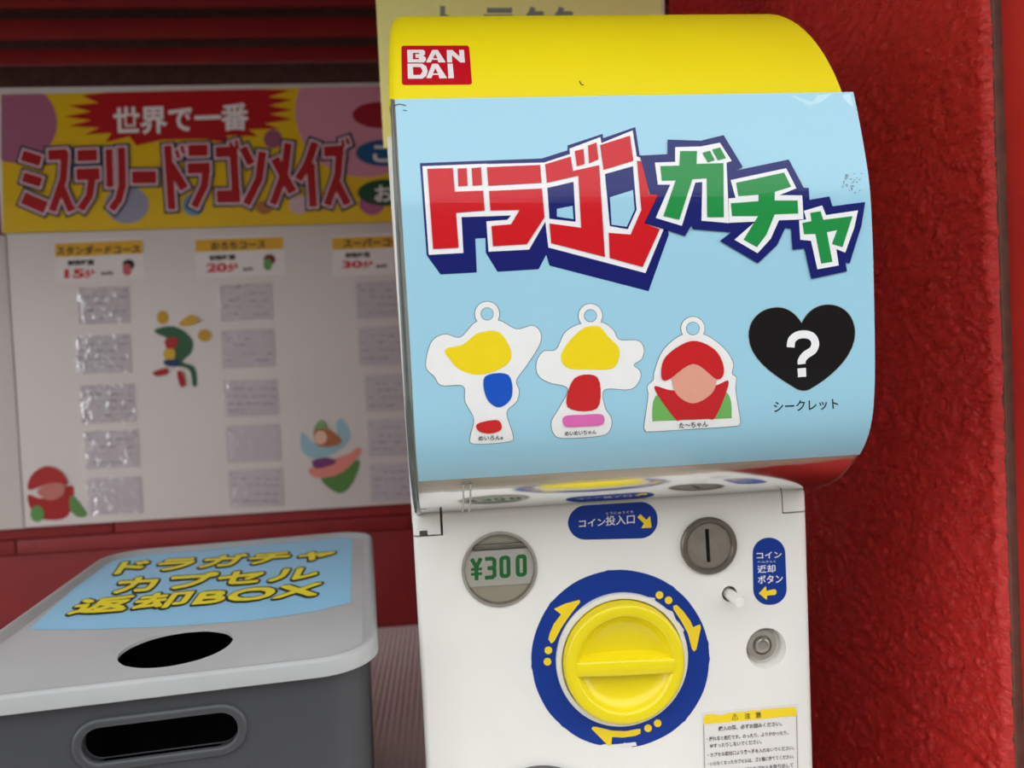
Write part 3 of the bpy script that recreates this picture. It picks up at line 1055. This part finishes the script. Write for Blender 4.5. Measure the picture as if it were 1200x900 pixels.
def card(outline, ring_c, ro, ri, f, s, fields, cap_items):
    body_ = smooth_loop(f(outline), 5)
    rc = f([ring_c])[0]
    g = print_poly('key_holder_card', [grow(body_, 0.7), ell(*rc, ro / s + 0.7, ro / s + 0.7, 30)], ss, 1, GREYL, sheet)
    print_poly('card_face', [body_], ss, 2, CARD, sheet)
    print_poly('card_ring', [ell(*rc, ro / s, ro / s, 30)], ss, 2.5, CARD, sheet)
    print_poly('ring_line', [ell(*rc, ri / s + 0.6, ri / s + 0.6, 24)], ss, 3, GREYL, sheet)
    print_poly('ring_hole', [ell(*rc, ri / s, ri / s, 24)], ss, 4, SKYI, sheet)
    for k, (rgb, pts) in enumerate(fields):
        print_poly('colour_field', [smooth_loop(f(pts), 5)], ss, 3 + k, ink(rgb, **GL), sheet)
    text('caption', cap_items, ss, 8, INK, sheet, 0.02)


card([(325, 175), (235, 262), (150, 245), (85, 275), (55, 340), (45, 430), (90, 478), (130, 528), (250, 532), (262, 620), (310, 715), (290, 815), (312, 852), (498, 840), (526, 808), (490, 680), (545, 620), (560, 560), (545, 500), (600, 420), (670, 310), (680, 240), (635, 197), (545, 217), (445, 168)],
     (383, 132), 68, 33, F1, 4.7375,
     [((242, 214, 30), [(150, 330), (250, 300), (330, 240), (440, 230), (500, 300), (515, 380), (450, 440), (330, 470), (230, 440), (180, 390)]),
      ((26, 84, 190), [(370, 480), (500, 470), (520, 590), (450, 650), (380, 600)]),
      ((206, 40, 40), [(330, 740), (440, 720), (462, 770), (400, 795), (335, 780)])],
     [('めいろんa', tuple(F1([(335, 808), (470, 802), (470, 826), (335, 832)])))])
card([(285, 188), (200, 235), (150, 330), (80, 340), (42, 400), (50, 470), (110, 512), (215, 545), (170, 650), (125, 730), (140, 800), (200, 820), (400, 806), (450, 770), (455, 710), (420, 650), (418, 552), (560, 550), (612, 500), (615, 450), (580, 415), (625, 380), (635, 320), (600, 280), (500, 275), (465, 220), (398, 178)],
     (340, 142), 66, 33, F2, 4.7357,
     [((242, 214, 30), [(180, 350), (280, 225), (380, 200), (440, 260), (500, 330), (470, 430), (340, 440), (210, 430)]),
      ((200, 40, 42), [(250, 490), (380, 485), (378, 655), (212, 648)]),
      ((222, 108, 178), [(195, 700), (300, 690), (405, 690), (405, 745), (300, 755), (200, 755)])],
     [('めいめいちゃん', tuple(F2([(198, 782), (372, 772), (372, 796), (198, 806)])))])
card([(238, 210), (150, 280), (108, 380), (103, 420), (75, 450), (78, 500), (60, 635), (66, 655), (85, 662), (280, 650), (480, 637), (504, 628), (508, 605), (487, 470), (490, 410), (470, 392), (475, 340), (430, 270), (338, 208)],
     (287, 180), 55, 29, F3, 4,
     [((112, 178, 92), [(110, 500), (200, 470), (380, 465), (455, 490), (468, 590), (440, 600), (130, 612), (98, 606)]),
      ((196, 36, 40), [(105, 455), (200, 470), (380, 450), (455, 430), (395, 590), (350, 602), (240, 606), (200, 598)]),
      ((226, 160, 138), [(195, 380), (290, 345), (385, 370), (385, 470), (290, 530), (205, 480)]),
      ((200, 36, 38), [(138, 400), (160, 310), (280, 238), (390, 280), (432, 370), (400, 418), (290, 345), (170, 420)])],
     [('た〜ちゃん', tuple(F3([(222, 620), (355, 612), (355, 638), (222, 646)])))])
# heart
hp = []
ctrl = [((797, 155), (760, 95), (715, 80), (680, 81)), ((680, 81), (600, 85), (548, 140), (549, 215)), ((549, 215), (552, 330), (680, 405), (770, 460)), ((770, 460), (790, 473), (820, 474), (838, 462)),
        ((838, 462), (930, 410), (1050, 310), (1047, 195)), ((1047, 195), (1042, 110), (985, 68), (920, 68)), ((920, 68), (860, 70), (820, 105), (797, 155))]
for p0, p1, p2, p3 in ctrl:
    for i in range(9):
        t = i / 9; u = 1 - t
        hp.append(tuple(u ** 3 * a + 3 * u * u * t * b + 3 * u * t * t * c + t ** 3 * d for a, b, c, d in zip(p0, p1, p2, p3)))
print_poly('heart', [grow(F3(hp), 0.6)], ss, 1, ink((150, 156, 160), **GL), sheet)
print_poly('heart', [F3(hp)], ss, 2, ink((22, 20, 20), **GL), sheet)
qm = densify(F3([(745, 268), (750, 235), (775, 213), (810, 207), (845, 218), (860, 248), (850, 280), (815, 305), (797, 330), (797, 347)]), 5)
print_poly('question_mark', [stroke(qm, 9.2), F3([(777, 367), (816, 364), (818, 405), (779, 408)])], ss, 3, PWH, sheet)
text('secret_caption', ('シークレット', tuple(F3([(668, 522), (966, 508), (970, 556), (668, 574)]))), ss, 1, INK, sheet, 0.012)
# scuffs near the right edge
scuff = []
for i in range(26):
    x, y = random.uniform(987, 1011), random.uniform(202, 226)
    a = random.uniform(0, 3.14)
    l = random.uniform(1, 3.2)
    scuff.append(stroke([(x, y), (x + l * math.cos(a), y + l * math.sin(a))], 0.8))
print_poly('scuff_marks', scuff, ss, 1, ink((120, 126, 122), 0.6), sheet)
print_poly('scuff_marks', [stroke([(462, 124), (468, 122), (476, 124)], 1.2), stroke([(472, 129), (477, 130)], 1.0)], ss, 1, ink((70, 82, 84), 0.6), sheet)
tp = print_poly('clear_tape', [[(922, 110), (940, 116), (953, 119), (958, 112), (975, 110), (962, 120), (948, 124)], [(986, 112), (996, 110), (1000, 126), (994, 122)]], ss, 2, M_lens, sheet)

# ================================================================ GREY RETURN BOX
ba = math.radians(5.6)
U, V = Vector((math.cos(ba), math.sin(ba), 0)), Vector((-math.sin(ba), math.cos(ba), 0))
FR = Vector((-0.0485, 0.4885, 0))
BW, BL = 0.276, 0.388
BC = FR - U * BW / 2 + V * BL / 2
ZL = CZ - 0.178
bx = thing('return_box', (BC.x, BC.y, TABLE), 'grey plastic storage box with a frosted lid and a round drop hole', 'storage box')


def rr(w, l, r, z, n=10, dx=0.0):
    """rounded rectangle ring in the box's frame"""
    out = []
    for cx, cy, a0 in ((w / 2 - r, l / 2 - r, 0), (-w / 2 + r, l / 2 - r, 90), (-w / 2 + r, -l / 2 + r, 180), (w / 2 - r, -l / 2 + r, 270)):
        for i in range(n + 1):
            a = math.radians(a0 + 90 * i / n)
            x, y = cx + r * math.cos(a), cy + r * math.sin(a)
            p = BC + U * x + V * y
            out.append((p.x, p.y, z))
    return out


def loft(name, rings, m, parent, close_first=False, close_last=False, sharp=50):
    vs = [v for r in rings for v in r]
    k = len(rings[0])
    fs = []
    for a in range(len(rings) - 1):
        for i in range(k):
            j = (i + 1) % k
            fs.append((a * k + i, a * k + j, (a + 1) * k + j, (a + 1) * k + i))
    if close_first: fs.append(tuple(range(k - 1, -1, -1)))
    if close_last: fs.append(tuple((len(rings) - 1) * k + i for i in range(k)))
    o = obj(name, vs, fs, m, parent, True)
    o.data.set_sharp_from_angle(angle=math.radians(sharp))
    return o


# lid rim
loft('lid_rim', [rr(BW - 0.003, BL - 0.003, 0.036, ZL - 0.0125), rr(BW, BL, 0.038, ZL - 0.0115), rr(BW - 0.001, BL - 0.001, 0.0375, ZL - 0.003), rr(BW - 0.0035, BL - 0.0035, 0.0365, ZL - 0.0005),
                 rr(BW - 0.007, BL - 0.007, 0.035, ZL), rr(BW - 0.012, BL - 0.012, 0.033, ZL - 0.0008), rr(BW - 0.018, BL - 0.018, 0.031, ZL - 0.0045), rr(BW - 0.022, BL - 0.022, 0.029, ZL - 0.0052)], M_rim, bx)
# lid plate with the hole
ZP = ZL - 0.005
hc = on_z(207, 758.2, ZP)
ring_o = rr(BW - 0.0205, BL - 0.0205, 0.0295, ZP, 14)
HR = 0.0365
hole = []
nh = 64
for i in range(nh):
    a = 2 * math.pi * i / nh
    r = HR + 0.0004 * noise.noise(Vector((math.cos(a) * 5, math.sin(a) * 5, 1.7)))
    hole.append((hc.x + r * math.cos(a), hc.y + r * math.sin(a), ZP))
tri = tessellate_polygon([[Vector(p) for p in ring_o], [Vector(p) for p in hole]])
allv = [Vector(p) for p in ring_o + hole]
k = len(allv)
no = len(ring_o)
vs = allv + [v - Vector((0, 0, 0.0022)) for v in allv]
fs = [tuple(t) for t in tri] + [tuple(k + i for i in t[::-1]) for t in tri]
fs += [(no + i, no + (i + 1) % nh, k + no + (i + 1) % nh, k + no + i) for i in range(nh)]
obj('lid', vs, fs, M_lid, bx)
# tub: tapered walls
TB = TABLE + 0.002
tubt = ZL - 0.0115
ins = 0.014
front = [rr(BW - ins, BL - ins, 0.034, tubt), rr(BW - ins - 0.004, BL - ins - 0.004, 0.033, (tubt + TB) / 2), rr(BW - ins - 0.008, BL - ins - 0.008, 0.031, TB + 0.006), rr(BW - ins - 0.014, BL - ins - 0.014, 0.028, TB)]
th = 0.005
inner = [rr(BW - ins - 0.022, BL - ins - 0.022, 0.026, TB + th), rr(BW - ins - 2 * th, BL - ins - 2 * th, 0.030, tubt)]
tub = loft('tub', front + inner, M_boxgrey, bx)
me = tub.data
bm = bmesh.new(); bm.from_mesh(me)
bm.verts.ensure_lookup_table()
kk = len(front[0])
for a in (3, 4):
    bm.faces.new([bm.verts[a * kk + i] for i in range(kk)])
# join the top edge ring
for i in range(kk):
    j = (i + 1) % kk
    bm.faces.new([bm.verts[5 * kk + i], bm.verts[5 * kk + j], bm.verts[j], bm.verts[i]])
bmesh.ops.recalc_face_normals(bm, faces=bm.faces)
bm.to_mesh(me); bm.free()
# handle slot cut through the front wall
fn = -V
fp = BC - V * (BL / 2 - ins / 2)
pf = Plane(fp, fn, 0.0002)
ha, hb = pf(118, 871.5), pf(258, 856)
hr = 0.0105


def slot_ring(r, depth, n=14):
    out = []
    c = (ha + hb) / 2
    hl = (hb - ha).length / 2
    for sx, a0 in ((1, -90), (-1, 90)):
        for i in range(n + 1):
            a = math.radians(a0 + 180 * i / n)
            x, z = sx * hl + r * math.cos(a), r * math.sin(a)
            p = Vector((c.x, c.y, (ha.z + hb.z) / 2)) + U * x + V * depth + Vector((0, 0, z))
            out.append(p)
    return out


b = bmesh.new()
ra = [b.verts.new(p) for p in slot_ring(hr, -0.01)]
rb = [b.verts.new(p) for p in slot_ring(hr, 0.012)]
b.faces.new(ra); b.faces.new(rb[::-1])
for i in range(len(ra)):
    j = (i + 1) % len(ra)
    b.faces.new((ra[i], ra[j], rb[j], rb[i]))
bmesh.ops.recalc_face_normals(b, faces=b.faces)
bmesh.ops.translate(b, verts=b.verts, vec=-ROOT_LOC[bx.name])
m2 = bpy.data.meshes.new('cut'); b.to_mesh(m2); b.free()
co = bpy.data.objects.new('cut', m2); COL.objects.link(co); co.parent = bx
md = tub.modifiers.new('cut', 'BOOLEAN'); md.object = co; md.operation = 'DIFFERENCE'; md.solver = 'EXACT'
bpy.context.view_layer.update()
me = bpy.data.meshes.new_from_object(tub.evaluated_get(bpy.context.evaluated_depsgraph_get()))
tub.modifiers.clear(); tub.data = me
for p in me.polygons: p.use_smooth = True
me.set_sharp_from_angle(angle=math.radians(40))
bpy.data.objects.remove(co)
# raised lip round the slot
loft('handle_lip', [[tuple(p) for p in slot_ring(r, d)] for r, d in ((hr + 0.0062, 0.001), (hr + 0.0055, -0.0012), (hr + 0.0035, -0.002), (hr + 0.0008, -0.0018), (hr, -0.0005), (hr, 0.004))], M_boxgrey, bx, sharp=60)
# sheet on the lid
pl = Plane((0, 0, ZP), (0, 0, 1), 0.00025)
ls = print_poly('lid_sign', [[(127, 652), (413, 629), (411, 706), (372, 716), (300, 727), (200, 734.5), (100, 738), (34, 738)]], pl, 1, ink((152, 216, 252), 0.3, 0.0), bx)
ls['label'] = 'light blue sign with yellow lettering on the lid'
lz = lambda pts: tuple(Z(0, 580, 2.5, pts))
rows = [('ドラガチャ', lz([(362, 198), (992, 160), (960, 190), (335, 236)])), ('カプセル', lz([(355, 247), (940, 212), (922, 246), (332, 291)])), ('返却BOX', lz([(240, 310), (948, 254), (925, 300), (196, 354)]))]


def fat_text(name, rows, surf, layer, m, parent, r, n):
    """heavy lettering: the glyphs repeated round a small circle, each copy a hair higher"""
    av, af = [], []
    for k_ in range(n + 1):
        a = 2 * math.pi * k_ / n
        q_ = r if k_ < n else 0
        for st_, (tl, tr, br, bl) in rows:
            hx, hy = (bl[0] - tl[0]), (bl[1] - tl[1])
            wl_ = math.hypot(tr[0] - tl[0], tr[1] - tl[1])
            wx, wy = (tr[0] - tl[0]) / wl_, (tr[1] - tl[1]) / wl_
            d = (q_ * math.cos(a) * 26 * wx + q_ * math.sin(a) * hx, q_ * math.cos(a) * 26 * wy + q_ * math.sin(a) * hy)
            vs, fs = text_px([(st_, tuple((p[0] + d[0], p[1] + d[1]) for p in (tl, tr, br, bl)))], 0.0)
            k0 = len(av)
            av += [surf(x, y, layer + 0.05 * k_) for x, y in vs]
            af += [tuple(k0 + i for i in f) for f in fs]
    return obj(name, av, af, m, parent)


fat_text('lettering_outline', rows, pl, 2, ink((28, 26, 22), 0.4), ls, 0.155, 16)
fat_text('lettering', rows, pl, 4, ink((255, 238, 24), 0.4), ls, 0.06, 10)

# ================================================================ BOARDS ON THE BACK WALL
YBD = 1.222


zt0, zt1, zb0 = on_y(230, 99.5, YBD).z, on_y(230, 267, YBD).z, on_y(250, 604.5, YBD).z
xl0 = on_y(18.5, 450, YBD).x
XBR = 0.16
hd = thing('header_sign', (-0.2, YBD, zt1), 'yellow maze attraction banner with red katakana title and red starburst', 'sign')
box('panel', xl0 - 0.006, XBR, YBD, YB - 0.001, zt1 + 0.0006, zt0, M_board, hd, 0.0008)
ph = Plane((0, YBD, 0), (0, -1, 0), 0.0003)
YHB = ink((226, 186, 20), 0.3)
print_poly('yellow_field', [[(1, 111), (520, 99.5), (520, 258.5), (3.5, 273.5)]], ph, 1, YHB, hd)


def clipx(pts, x0=1.5, top=None):
    out = []
    for x, y in pts:
        x = max(x, x0)
        if y < 111 - 0.022 * x: y = 111 - 0.022 * x
        out.append((x, y))
    return out


DOTS = [((168, 100, 128), ell(18, 144, 49, 47)), ((206, 140, 158), ell(427, 130, 81, 78)), ((150, 150, 170), ell(149, 240, 25.5, 22)), ((112, 150, 172), ell(227, 240, 13, 13)), ((152, 84, 110), ell(320, 163, 11, 11)),
        ((206, 176, 178), ell(350, 240, 11, 11)), ((176, 110, 60), ell(310, 243, 10, 8)), ((170, 90, 130), ell(436, 238, 15, 14))]
for c, p in DOTS: print_poly('round_spot', [clipx(p)], ph, 2, ink(c, 0.3), hd)
burst = [(128, 108.5), (96, 112), (116, 121), (81, 124), (107, 131), (76, 137), (107, 141), (81, 148), (117, 150), (99, 158), (131, 156), (124, 167), (152, 160), (160, 171), (190, 164), (240, 163), (268, 168), (266, 159),
         (303, 160), (291, 152), (328, 151), (310, 145), (343, 140), (316, 134), (343, 129), (315, 124), (343, 117), (314, 114), (340, 106), (300, 104.5)]
print_poly('starburst', [burst], ph, 3, ink((176, 24, 30), 0.3), hd)
text('lettering', ('世界で一番', ((134, 127), (290, 121.5), (290.5, 152), (135, 158))), ph, 5, ink((236, 230, 228), 0.3), hd, 0.03)
NV, PK, RD = ink((30, 38, 72), 0.3), ink((232, 206, 214), 0.3), ink((172, 22, 30), 0.3)
z5 = lambda pts: Z(0, 90, 5, pts)
z6 = lambda pts: Z(220, 90, 5, pts)
TITLE = [(z5, [([(132, 462), (245, 497)], 65), ([(138, 588), (248, 622)], 60), ([(138, 710), (275, 770)], 75)]),
         (z5, [([(285, 462), (400, 455)], 65), ([(385, 440), (375, 600), (310, 790)], 48), ([(360, 640), (425, 790)], 48)]),
         (z5, [([(455, 465), (575, 460)], 70), ([(450, 575), (590, 570)], 70), ([(545, 590), (528, 700), (475, 780)], 48)]),
         (z5, [([(642, 425), (648, 650)], 45), ([(715, 415), (720, 640), (700, 720), (655, 780)], 48)]),
         (z5, [([(775, 592), (920, 590)], 75)]),
         (z5, [([(985, 405), (1010, 780)], 48), ([(1000, 520), (1085, 660)], 55), ([(1035, 430), (1052, 480)], 22), ([(1066, 405), (1082, 455)], 22)]),
         (z6, [([(5, 435), (122, 432)], 70), ([(0, 540), (135, 535)], 65), ([(112, 530), (100, 640), (40, 765)], 48)]),
         (z6, [([(165, 445), (292, 440)], 65), ([(268, 420), (287, 740)], 50), ([(172, 705), (312, 700)], 75), ([(252, 385), (265, 430)], 22), ([(285, 375), (297, 425)], 22)]),
         (z6, [([(325, 415), (375, 515)], 50), ([(440, 440), (420, 600), (345, 750)], 50)]),
         (z6, [([(590, 390), (570, 560), (500, 750)], 48), ([(510, 480), (618, 680)], 55)]),
         (z6, [([(748, 385), (700, 520), (648, 605)], 50), ([(722, 510), (737, 765)], 50)]),
         (z6, [([(798, 440), (915, 435)], 65), ([(893, 420), (880, 580), (818, 755)], 48), ([(872, 620), (938, 750)], 50), ([(905, 370), (916, 415)], 20), ([(932, 360), (946, 402)], 20)])]


def lengthen(p, d):
    a, b = Vector(p[0]), Vector(p[1])
    e, f = Vector(p[-1]), Vector(p[-2])
    return [tuple(a + (a - b).normalized() * d)] + p[1:-1] + [tuple(e + (e - f).normalized() * d)]


for extra, lay, m_, nm in ((9.0, 6, NV, 'title_border'), (4.2, 7, PK, 'title_outline'), (0.0, 8, RD, 'title_letter')):
    for fz, sts in TITLE:
        print_poly(nm, [stroke(lengthen(fz(p), extra / 2), w / 5 + extra) for p, w in sts], ph, lay, m_, hd)
for c, cx, cy, t in (((150, 26, 40), 447, 135, None), ((26, 84, 132), 451, 179.5, 'こ'), ((24, 74, 44), 453, 226, 'お')):
    e = print_poly('oval_spot', [ell(cx, cy, 34, 15.5)], ph, 4, ink(c, 0.3), hd)
    if t: text('lettering', (t, quad(cx - 13, cy - 8, cx + 7, cy + 10, 0)), ph, 5, ink((226, 222, 220), 0.3), hd, 0.03)

bd2 = thing('course_board', (-0.2, YBD, zb0), 'white board with three columns of clear pockets under yellow course labels', 'notice board')
box('panel', xl0, XBR, YBD + 0.0004, YB - 0.001, zb0, zt1 - 0.0006, M_board, bd2, 0.0008)
o = box('side_board', -1.4, xl0 - 0.0022, YBD + 0.0004, YB - 0.001, zb0 - 0.001, zt1 - 0.002, M_board, None, 0.0008)
tag(o, 'plain white board butted against the edge of the pocketed course board', 'board')
pb_ = Plane((0, YBD + 0.0004, 0), (0, -1, 0), 0.0003)
OCH, BK, RDT = ink((216, 166, 44), 0.35), ink((30, 26, 26), 0.4), ink((206, 44, 60), 0.4)
PAP = ink((226, 220, 216), 0.25, 0.3)
LAB = [(64.5, 285.5, 167, 281, 16, 'スタンダードコース', (67, 288, 164, 298), (80, 305, 110, 311), '15分', (77, 316, 112, 325.5), (119, 318, 132, 322.5)),
       (228.7, 281, 331.6, 277.5, 14.5, 'おろちコース', (248, 283, 311, 291.5), (245.6, 299, 275, 305), '20分', (243, 309, 280, 318.5), (285, 313, 296, 317.5)),
       (389, 279, 492, 275, 14, 'スーパーコース', (403, 279.5, 480, 289), (405, 296, 433, 302), '30分', (402, 306, 438, 314), (441, 309.5, 453, 314))]
for x0, y0, x1, y1, h, s1, q1, q2, s3, q3, q4 in LAB:
    lab = print_poly('course_label', [[(x0 - 1, y0 - 3), (x1 + 1, y1 - 3), (x1 + 3, y1 + 44), (x0 + 1, y0 + 46)]], pb_, 1, PAP, bd2)
    print_poly('label_band', [[(x0, y0), (x1, y1), (x1 + 0.6, y1 + h), (x0 + 0.6, y0 + h)]], pb_, 2, OCH, lab)
    qq = lambda q, d: quad(q[0], q[1] + d / 2, q[2], q[3] + d / 2, d)
    text('lettering', [(s1, qq(q1, 2.2)), ('制限時間', qq(q2, 1)), ('以内', qq(q4, 0.4))], pb_, 3, BK, lab, 0.03)
    text('time_lettering', [(s3[:2], qq((q3[0], q3[1], q3[0] + (q3[2] - q3[0]) * 0.6, q3[3]), 0.6)), (s3[2:], qq((q3[0] + (q3[2] - q3[0]) * 0.64, q3[1], q3[2], q3[3]), 0.4))], pb_, 3, RDT, lab, 0.04)
for cols, cx, cy in ((((34, 30, 32), (196, 90, 96)), 150, 313), (((120, 40, 44), (96, 150, 84)), 315, 307)):
    print_poly('tiny_picture', [ell(cx + 1, cy - 3, 7, 6, 16)], pb_, 3, ink(cols[0], 0.4), bd2)
    print_poly('tiny_picture', [ell(cx - 1, cy + 3, 5, 7, 16)], pb_, 4, ink(cols[1], 0.4), bd2)

# clear pockets
PAPER = ink((204, 196, 200), 0.5)
PENC = ink((158, 152, 158), 0.6)
z2 = lambda pts: Z(0, 260, 2.5, pts)
POCK = [(225, 190, 155, 110), (222, 330, 162, 115), (233, 475, 163, 115), (244, 610, 163, 113), (254, 746, 162, 112),
        (640, 180, 158, 110), (645, 313, 160, 116), (654, 461, 160, 110), (659, 593, 162, 112), (667, 723, 162, 114),
        (1040, 172, 158, 112), (1046, 305, 160, 116), (1066, 445, 160, 110), (1074, 575, 160, 112), (1080, 705, 160, 114)]
for i, (x, y, w, h) in enumerate(POCK):
    q = z2([(x, y + 4), (x + w, y - 3), (x + w + 5, y + h - 4), (x + 5, y + h + 3)])
    # film pouch standing a little proud, with a gentle belly
    N = 8
    vs, fs = [], []
    rs = random.Random(i)
    for b_ in range(N + 1):
        for a_ in range(N + 1):
            u, v = a_ / N, b_ / N
            px_ = (q[0][0] * (1 - u) + q[1][0] * u) * (1 - v) + (q[3][0] * (1 - u) + q[2][0] * u) * v
            py_ = (q[0][1] * (1 - u) + q[1][1] * u) * (1 - v) + (q[3][1] * (1 - u) + q[2][1] * u) * v
            e = min(u, v, 1 - u, 1 - v)
            hgt = 4 + (7 + 5 * noise.noise(Vector((u * 3, v * 3, i * 1.7)))) * min(1, e * 4)
            vs.append(pb_(px_, py_, hgt))
    for b_ in range(N):
        for a_ in range(N):
            k0 = b_ * (N + 1) + a_
            fs.append((k0, k0 + 1, k0 + N + 2, k0 + N + 1))
    pk = obj('pocket', vs, fs, M_film, bd2, True)
    ins_ = [(q[0][0] + 1.2, q[0][1] + 1.2), (q[1][0] - 1.2, q[1][1] + 1.2), (q[2][0] - 1.2, q[2][1] - 1.2), (q[3][0] + 1.2, q[3][1] - 1.2)]
    print_poly('paper_slip', [ins_], pb_, 2, PAPER, pk)
    sk = []
    if i not in (4, 8):
        for r_ in range(4):
            yy = q[0][1] + 10 + r_ * 8.5 + rs.uniform(-1, 1)
            xx = q[0][0] + 6
            while xx < q[1][0] - 8:
                l = rs.uniform(3, 9)
                if rs.random() < 0.62: sk.append(stroke([(xx, yy), (xx + l, yy - 0.06 * l + rs.uniform(-0.7, 0.7))], rs.uniform(0.9, 1.9)))
                xx += l + rs.uniform(1.5, 5)
        print_poly('handwriting', sk, pb_, 3, PENC, pk)
    # pin dots in the corners
    print_poly('corner_pins', [ell(q[0][0] + 5, q[0][1] + 5, 1.1, 1.1, 8), ell(q[1][0] - 5, q[1][1] + 5, 1.1, 1.1, 8)], pb_, 3, PENC, pk)

# three cut-out pictures, kept as plain colour fields
def picture(name, parts):
    root = None
    for k, (rgb, pts) in enumerate(parts):
        o = print_poly(name if root is None else 'colour_field', [smooth_loop(z2(pts), 4)], pb_, 2 + k, ink(rgb, 0.4), root or bd2)
        root = root or o
    return root


picture('cut_out_picture', [((54, 96, 66), [(455, 315), (500, 305), (540, 320), (565, 350), (560, 385), (535, 410), (570, 425), (578, 475), (565, 480), (555, 435), (515, 420), (485, 400), (490, 345), (460, 328)]),
                            ((196, 150, 50), ell(477, 280, 17, 20, 12)), ((196, 150, 50), ell(600, 333, 20, 18, 12)), ((176, 46, 44), [(485, 345), (520, 340), (512, 372), (490, 372)]),
                            ((206, 170, 50), [(483, 375), (512, 375), (510, 405), (484, 402)]), ((44, 58, 110), [(484, 405), (522, 405), (520, 424), (486, 420)]),
                            ((170, 36, 44), [(450, 440), (490, 428), (490, 445), (460, 452)]), ((170, 36, 44), [(520, 440), (535, 440), (545, 475), (530, 482)]), ((206, 160, 60), [(525, 300), (560, 272), (585, 290), (550, 305)])])
picture('cut_out_picture', [((150, 186, 196), [(885, 615), (925, 650), (985, 640), (985, 590), (1005, 578), (1028, 625), (1000, 665), (930, 695), (885, 670)]),
                            ((86, 132, 66), [(945, 745), (1000, 735), (1030, 700), (1055, 705), (1030, 770), (995, 795), (950, 768)]),
                            ((222, 136, 122), [(905, 725), (960, 700), (1020, 680), (1050, 660), (1055, 680), (1000, 735), (930, 750)]), ((170, 104, 64), [(920, 610), (950, 602), (1000, 635), (985, 655), (930, 655)]),
                            ((226, 186, 160), ell(940, 632, 18, 20, 12)), ((120, 62, 110), [(915, 700), (960, 690), (985, 705), (930, 722)]), ((120, 164, 110), [(920, 605), (940, 580), (960, 600), (940, 605)])])
picture('cut_out_picture', [((168, 40, 40), [(82, 800), (130, 810), (210, 770), (212, 830), (190, 868), (130, 872), (95, 850)]), ((96, 140, 80), [(212, 800), (255, 855), (230, 865), (205, 840)]),
                            ((96, 150, 80), ell(110, 855, 20, 24, 14)), ((176, 48, 46), [(85, 785), (95, 740), (140, 715), (185, 735), (198, 770), (150, 765)]), ((196, 120, 108), [(110, 790), (150, 765), (190, 770), (185, 800), (145, 815)])])

# ================================================================ YELLOW SIGN BEHIND THE MACHINE
YG = 0.806
p0, p1 = on_y(440.5, 0, YG), on_y(777, 0, YG)
pbm = on_y(450, 140, YG)
ys = thing('upright_sign', ((p0.x + p1.x) / 2, YG, pbm.z), 'yellow sign with grey lettering standing up behind the capsule machine', 'sign')
zg0, zg1 = on_y(600, 170, YG).z, p0.z + 0.06
bm = bm_box(p0.x, p1.x, YG, YG + 0.004, zg0, zg1)
bevel(bm, 0.0006, 1)
from_bm('panel', bm, ink((252, 246, 160), 0.4), ys)
pg = Plane((0, YG, 0), (0, -1, 0), 0.0003)
print_poly('edge_band', [[(773.5, -60), (777, -60), (780, 60), (775.5, 60)]], pg, 1, ink((228, 222, 206), 0.4), ys)
text('lettering', [('ト', quad(517, 9, 533, 36)), ('ラ', quad(569, 11, 601, 38)), ('ク', quad(612, 10, 636, 38)), ('ク', quad(645, 10, 670, 38))], pg, 1, ink((136, 138, 132), 0.4), ys, 0.05)
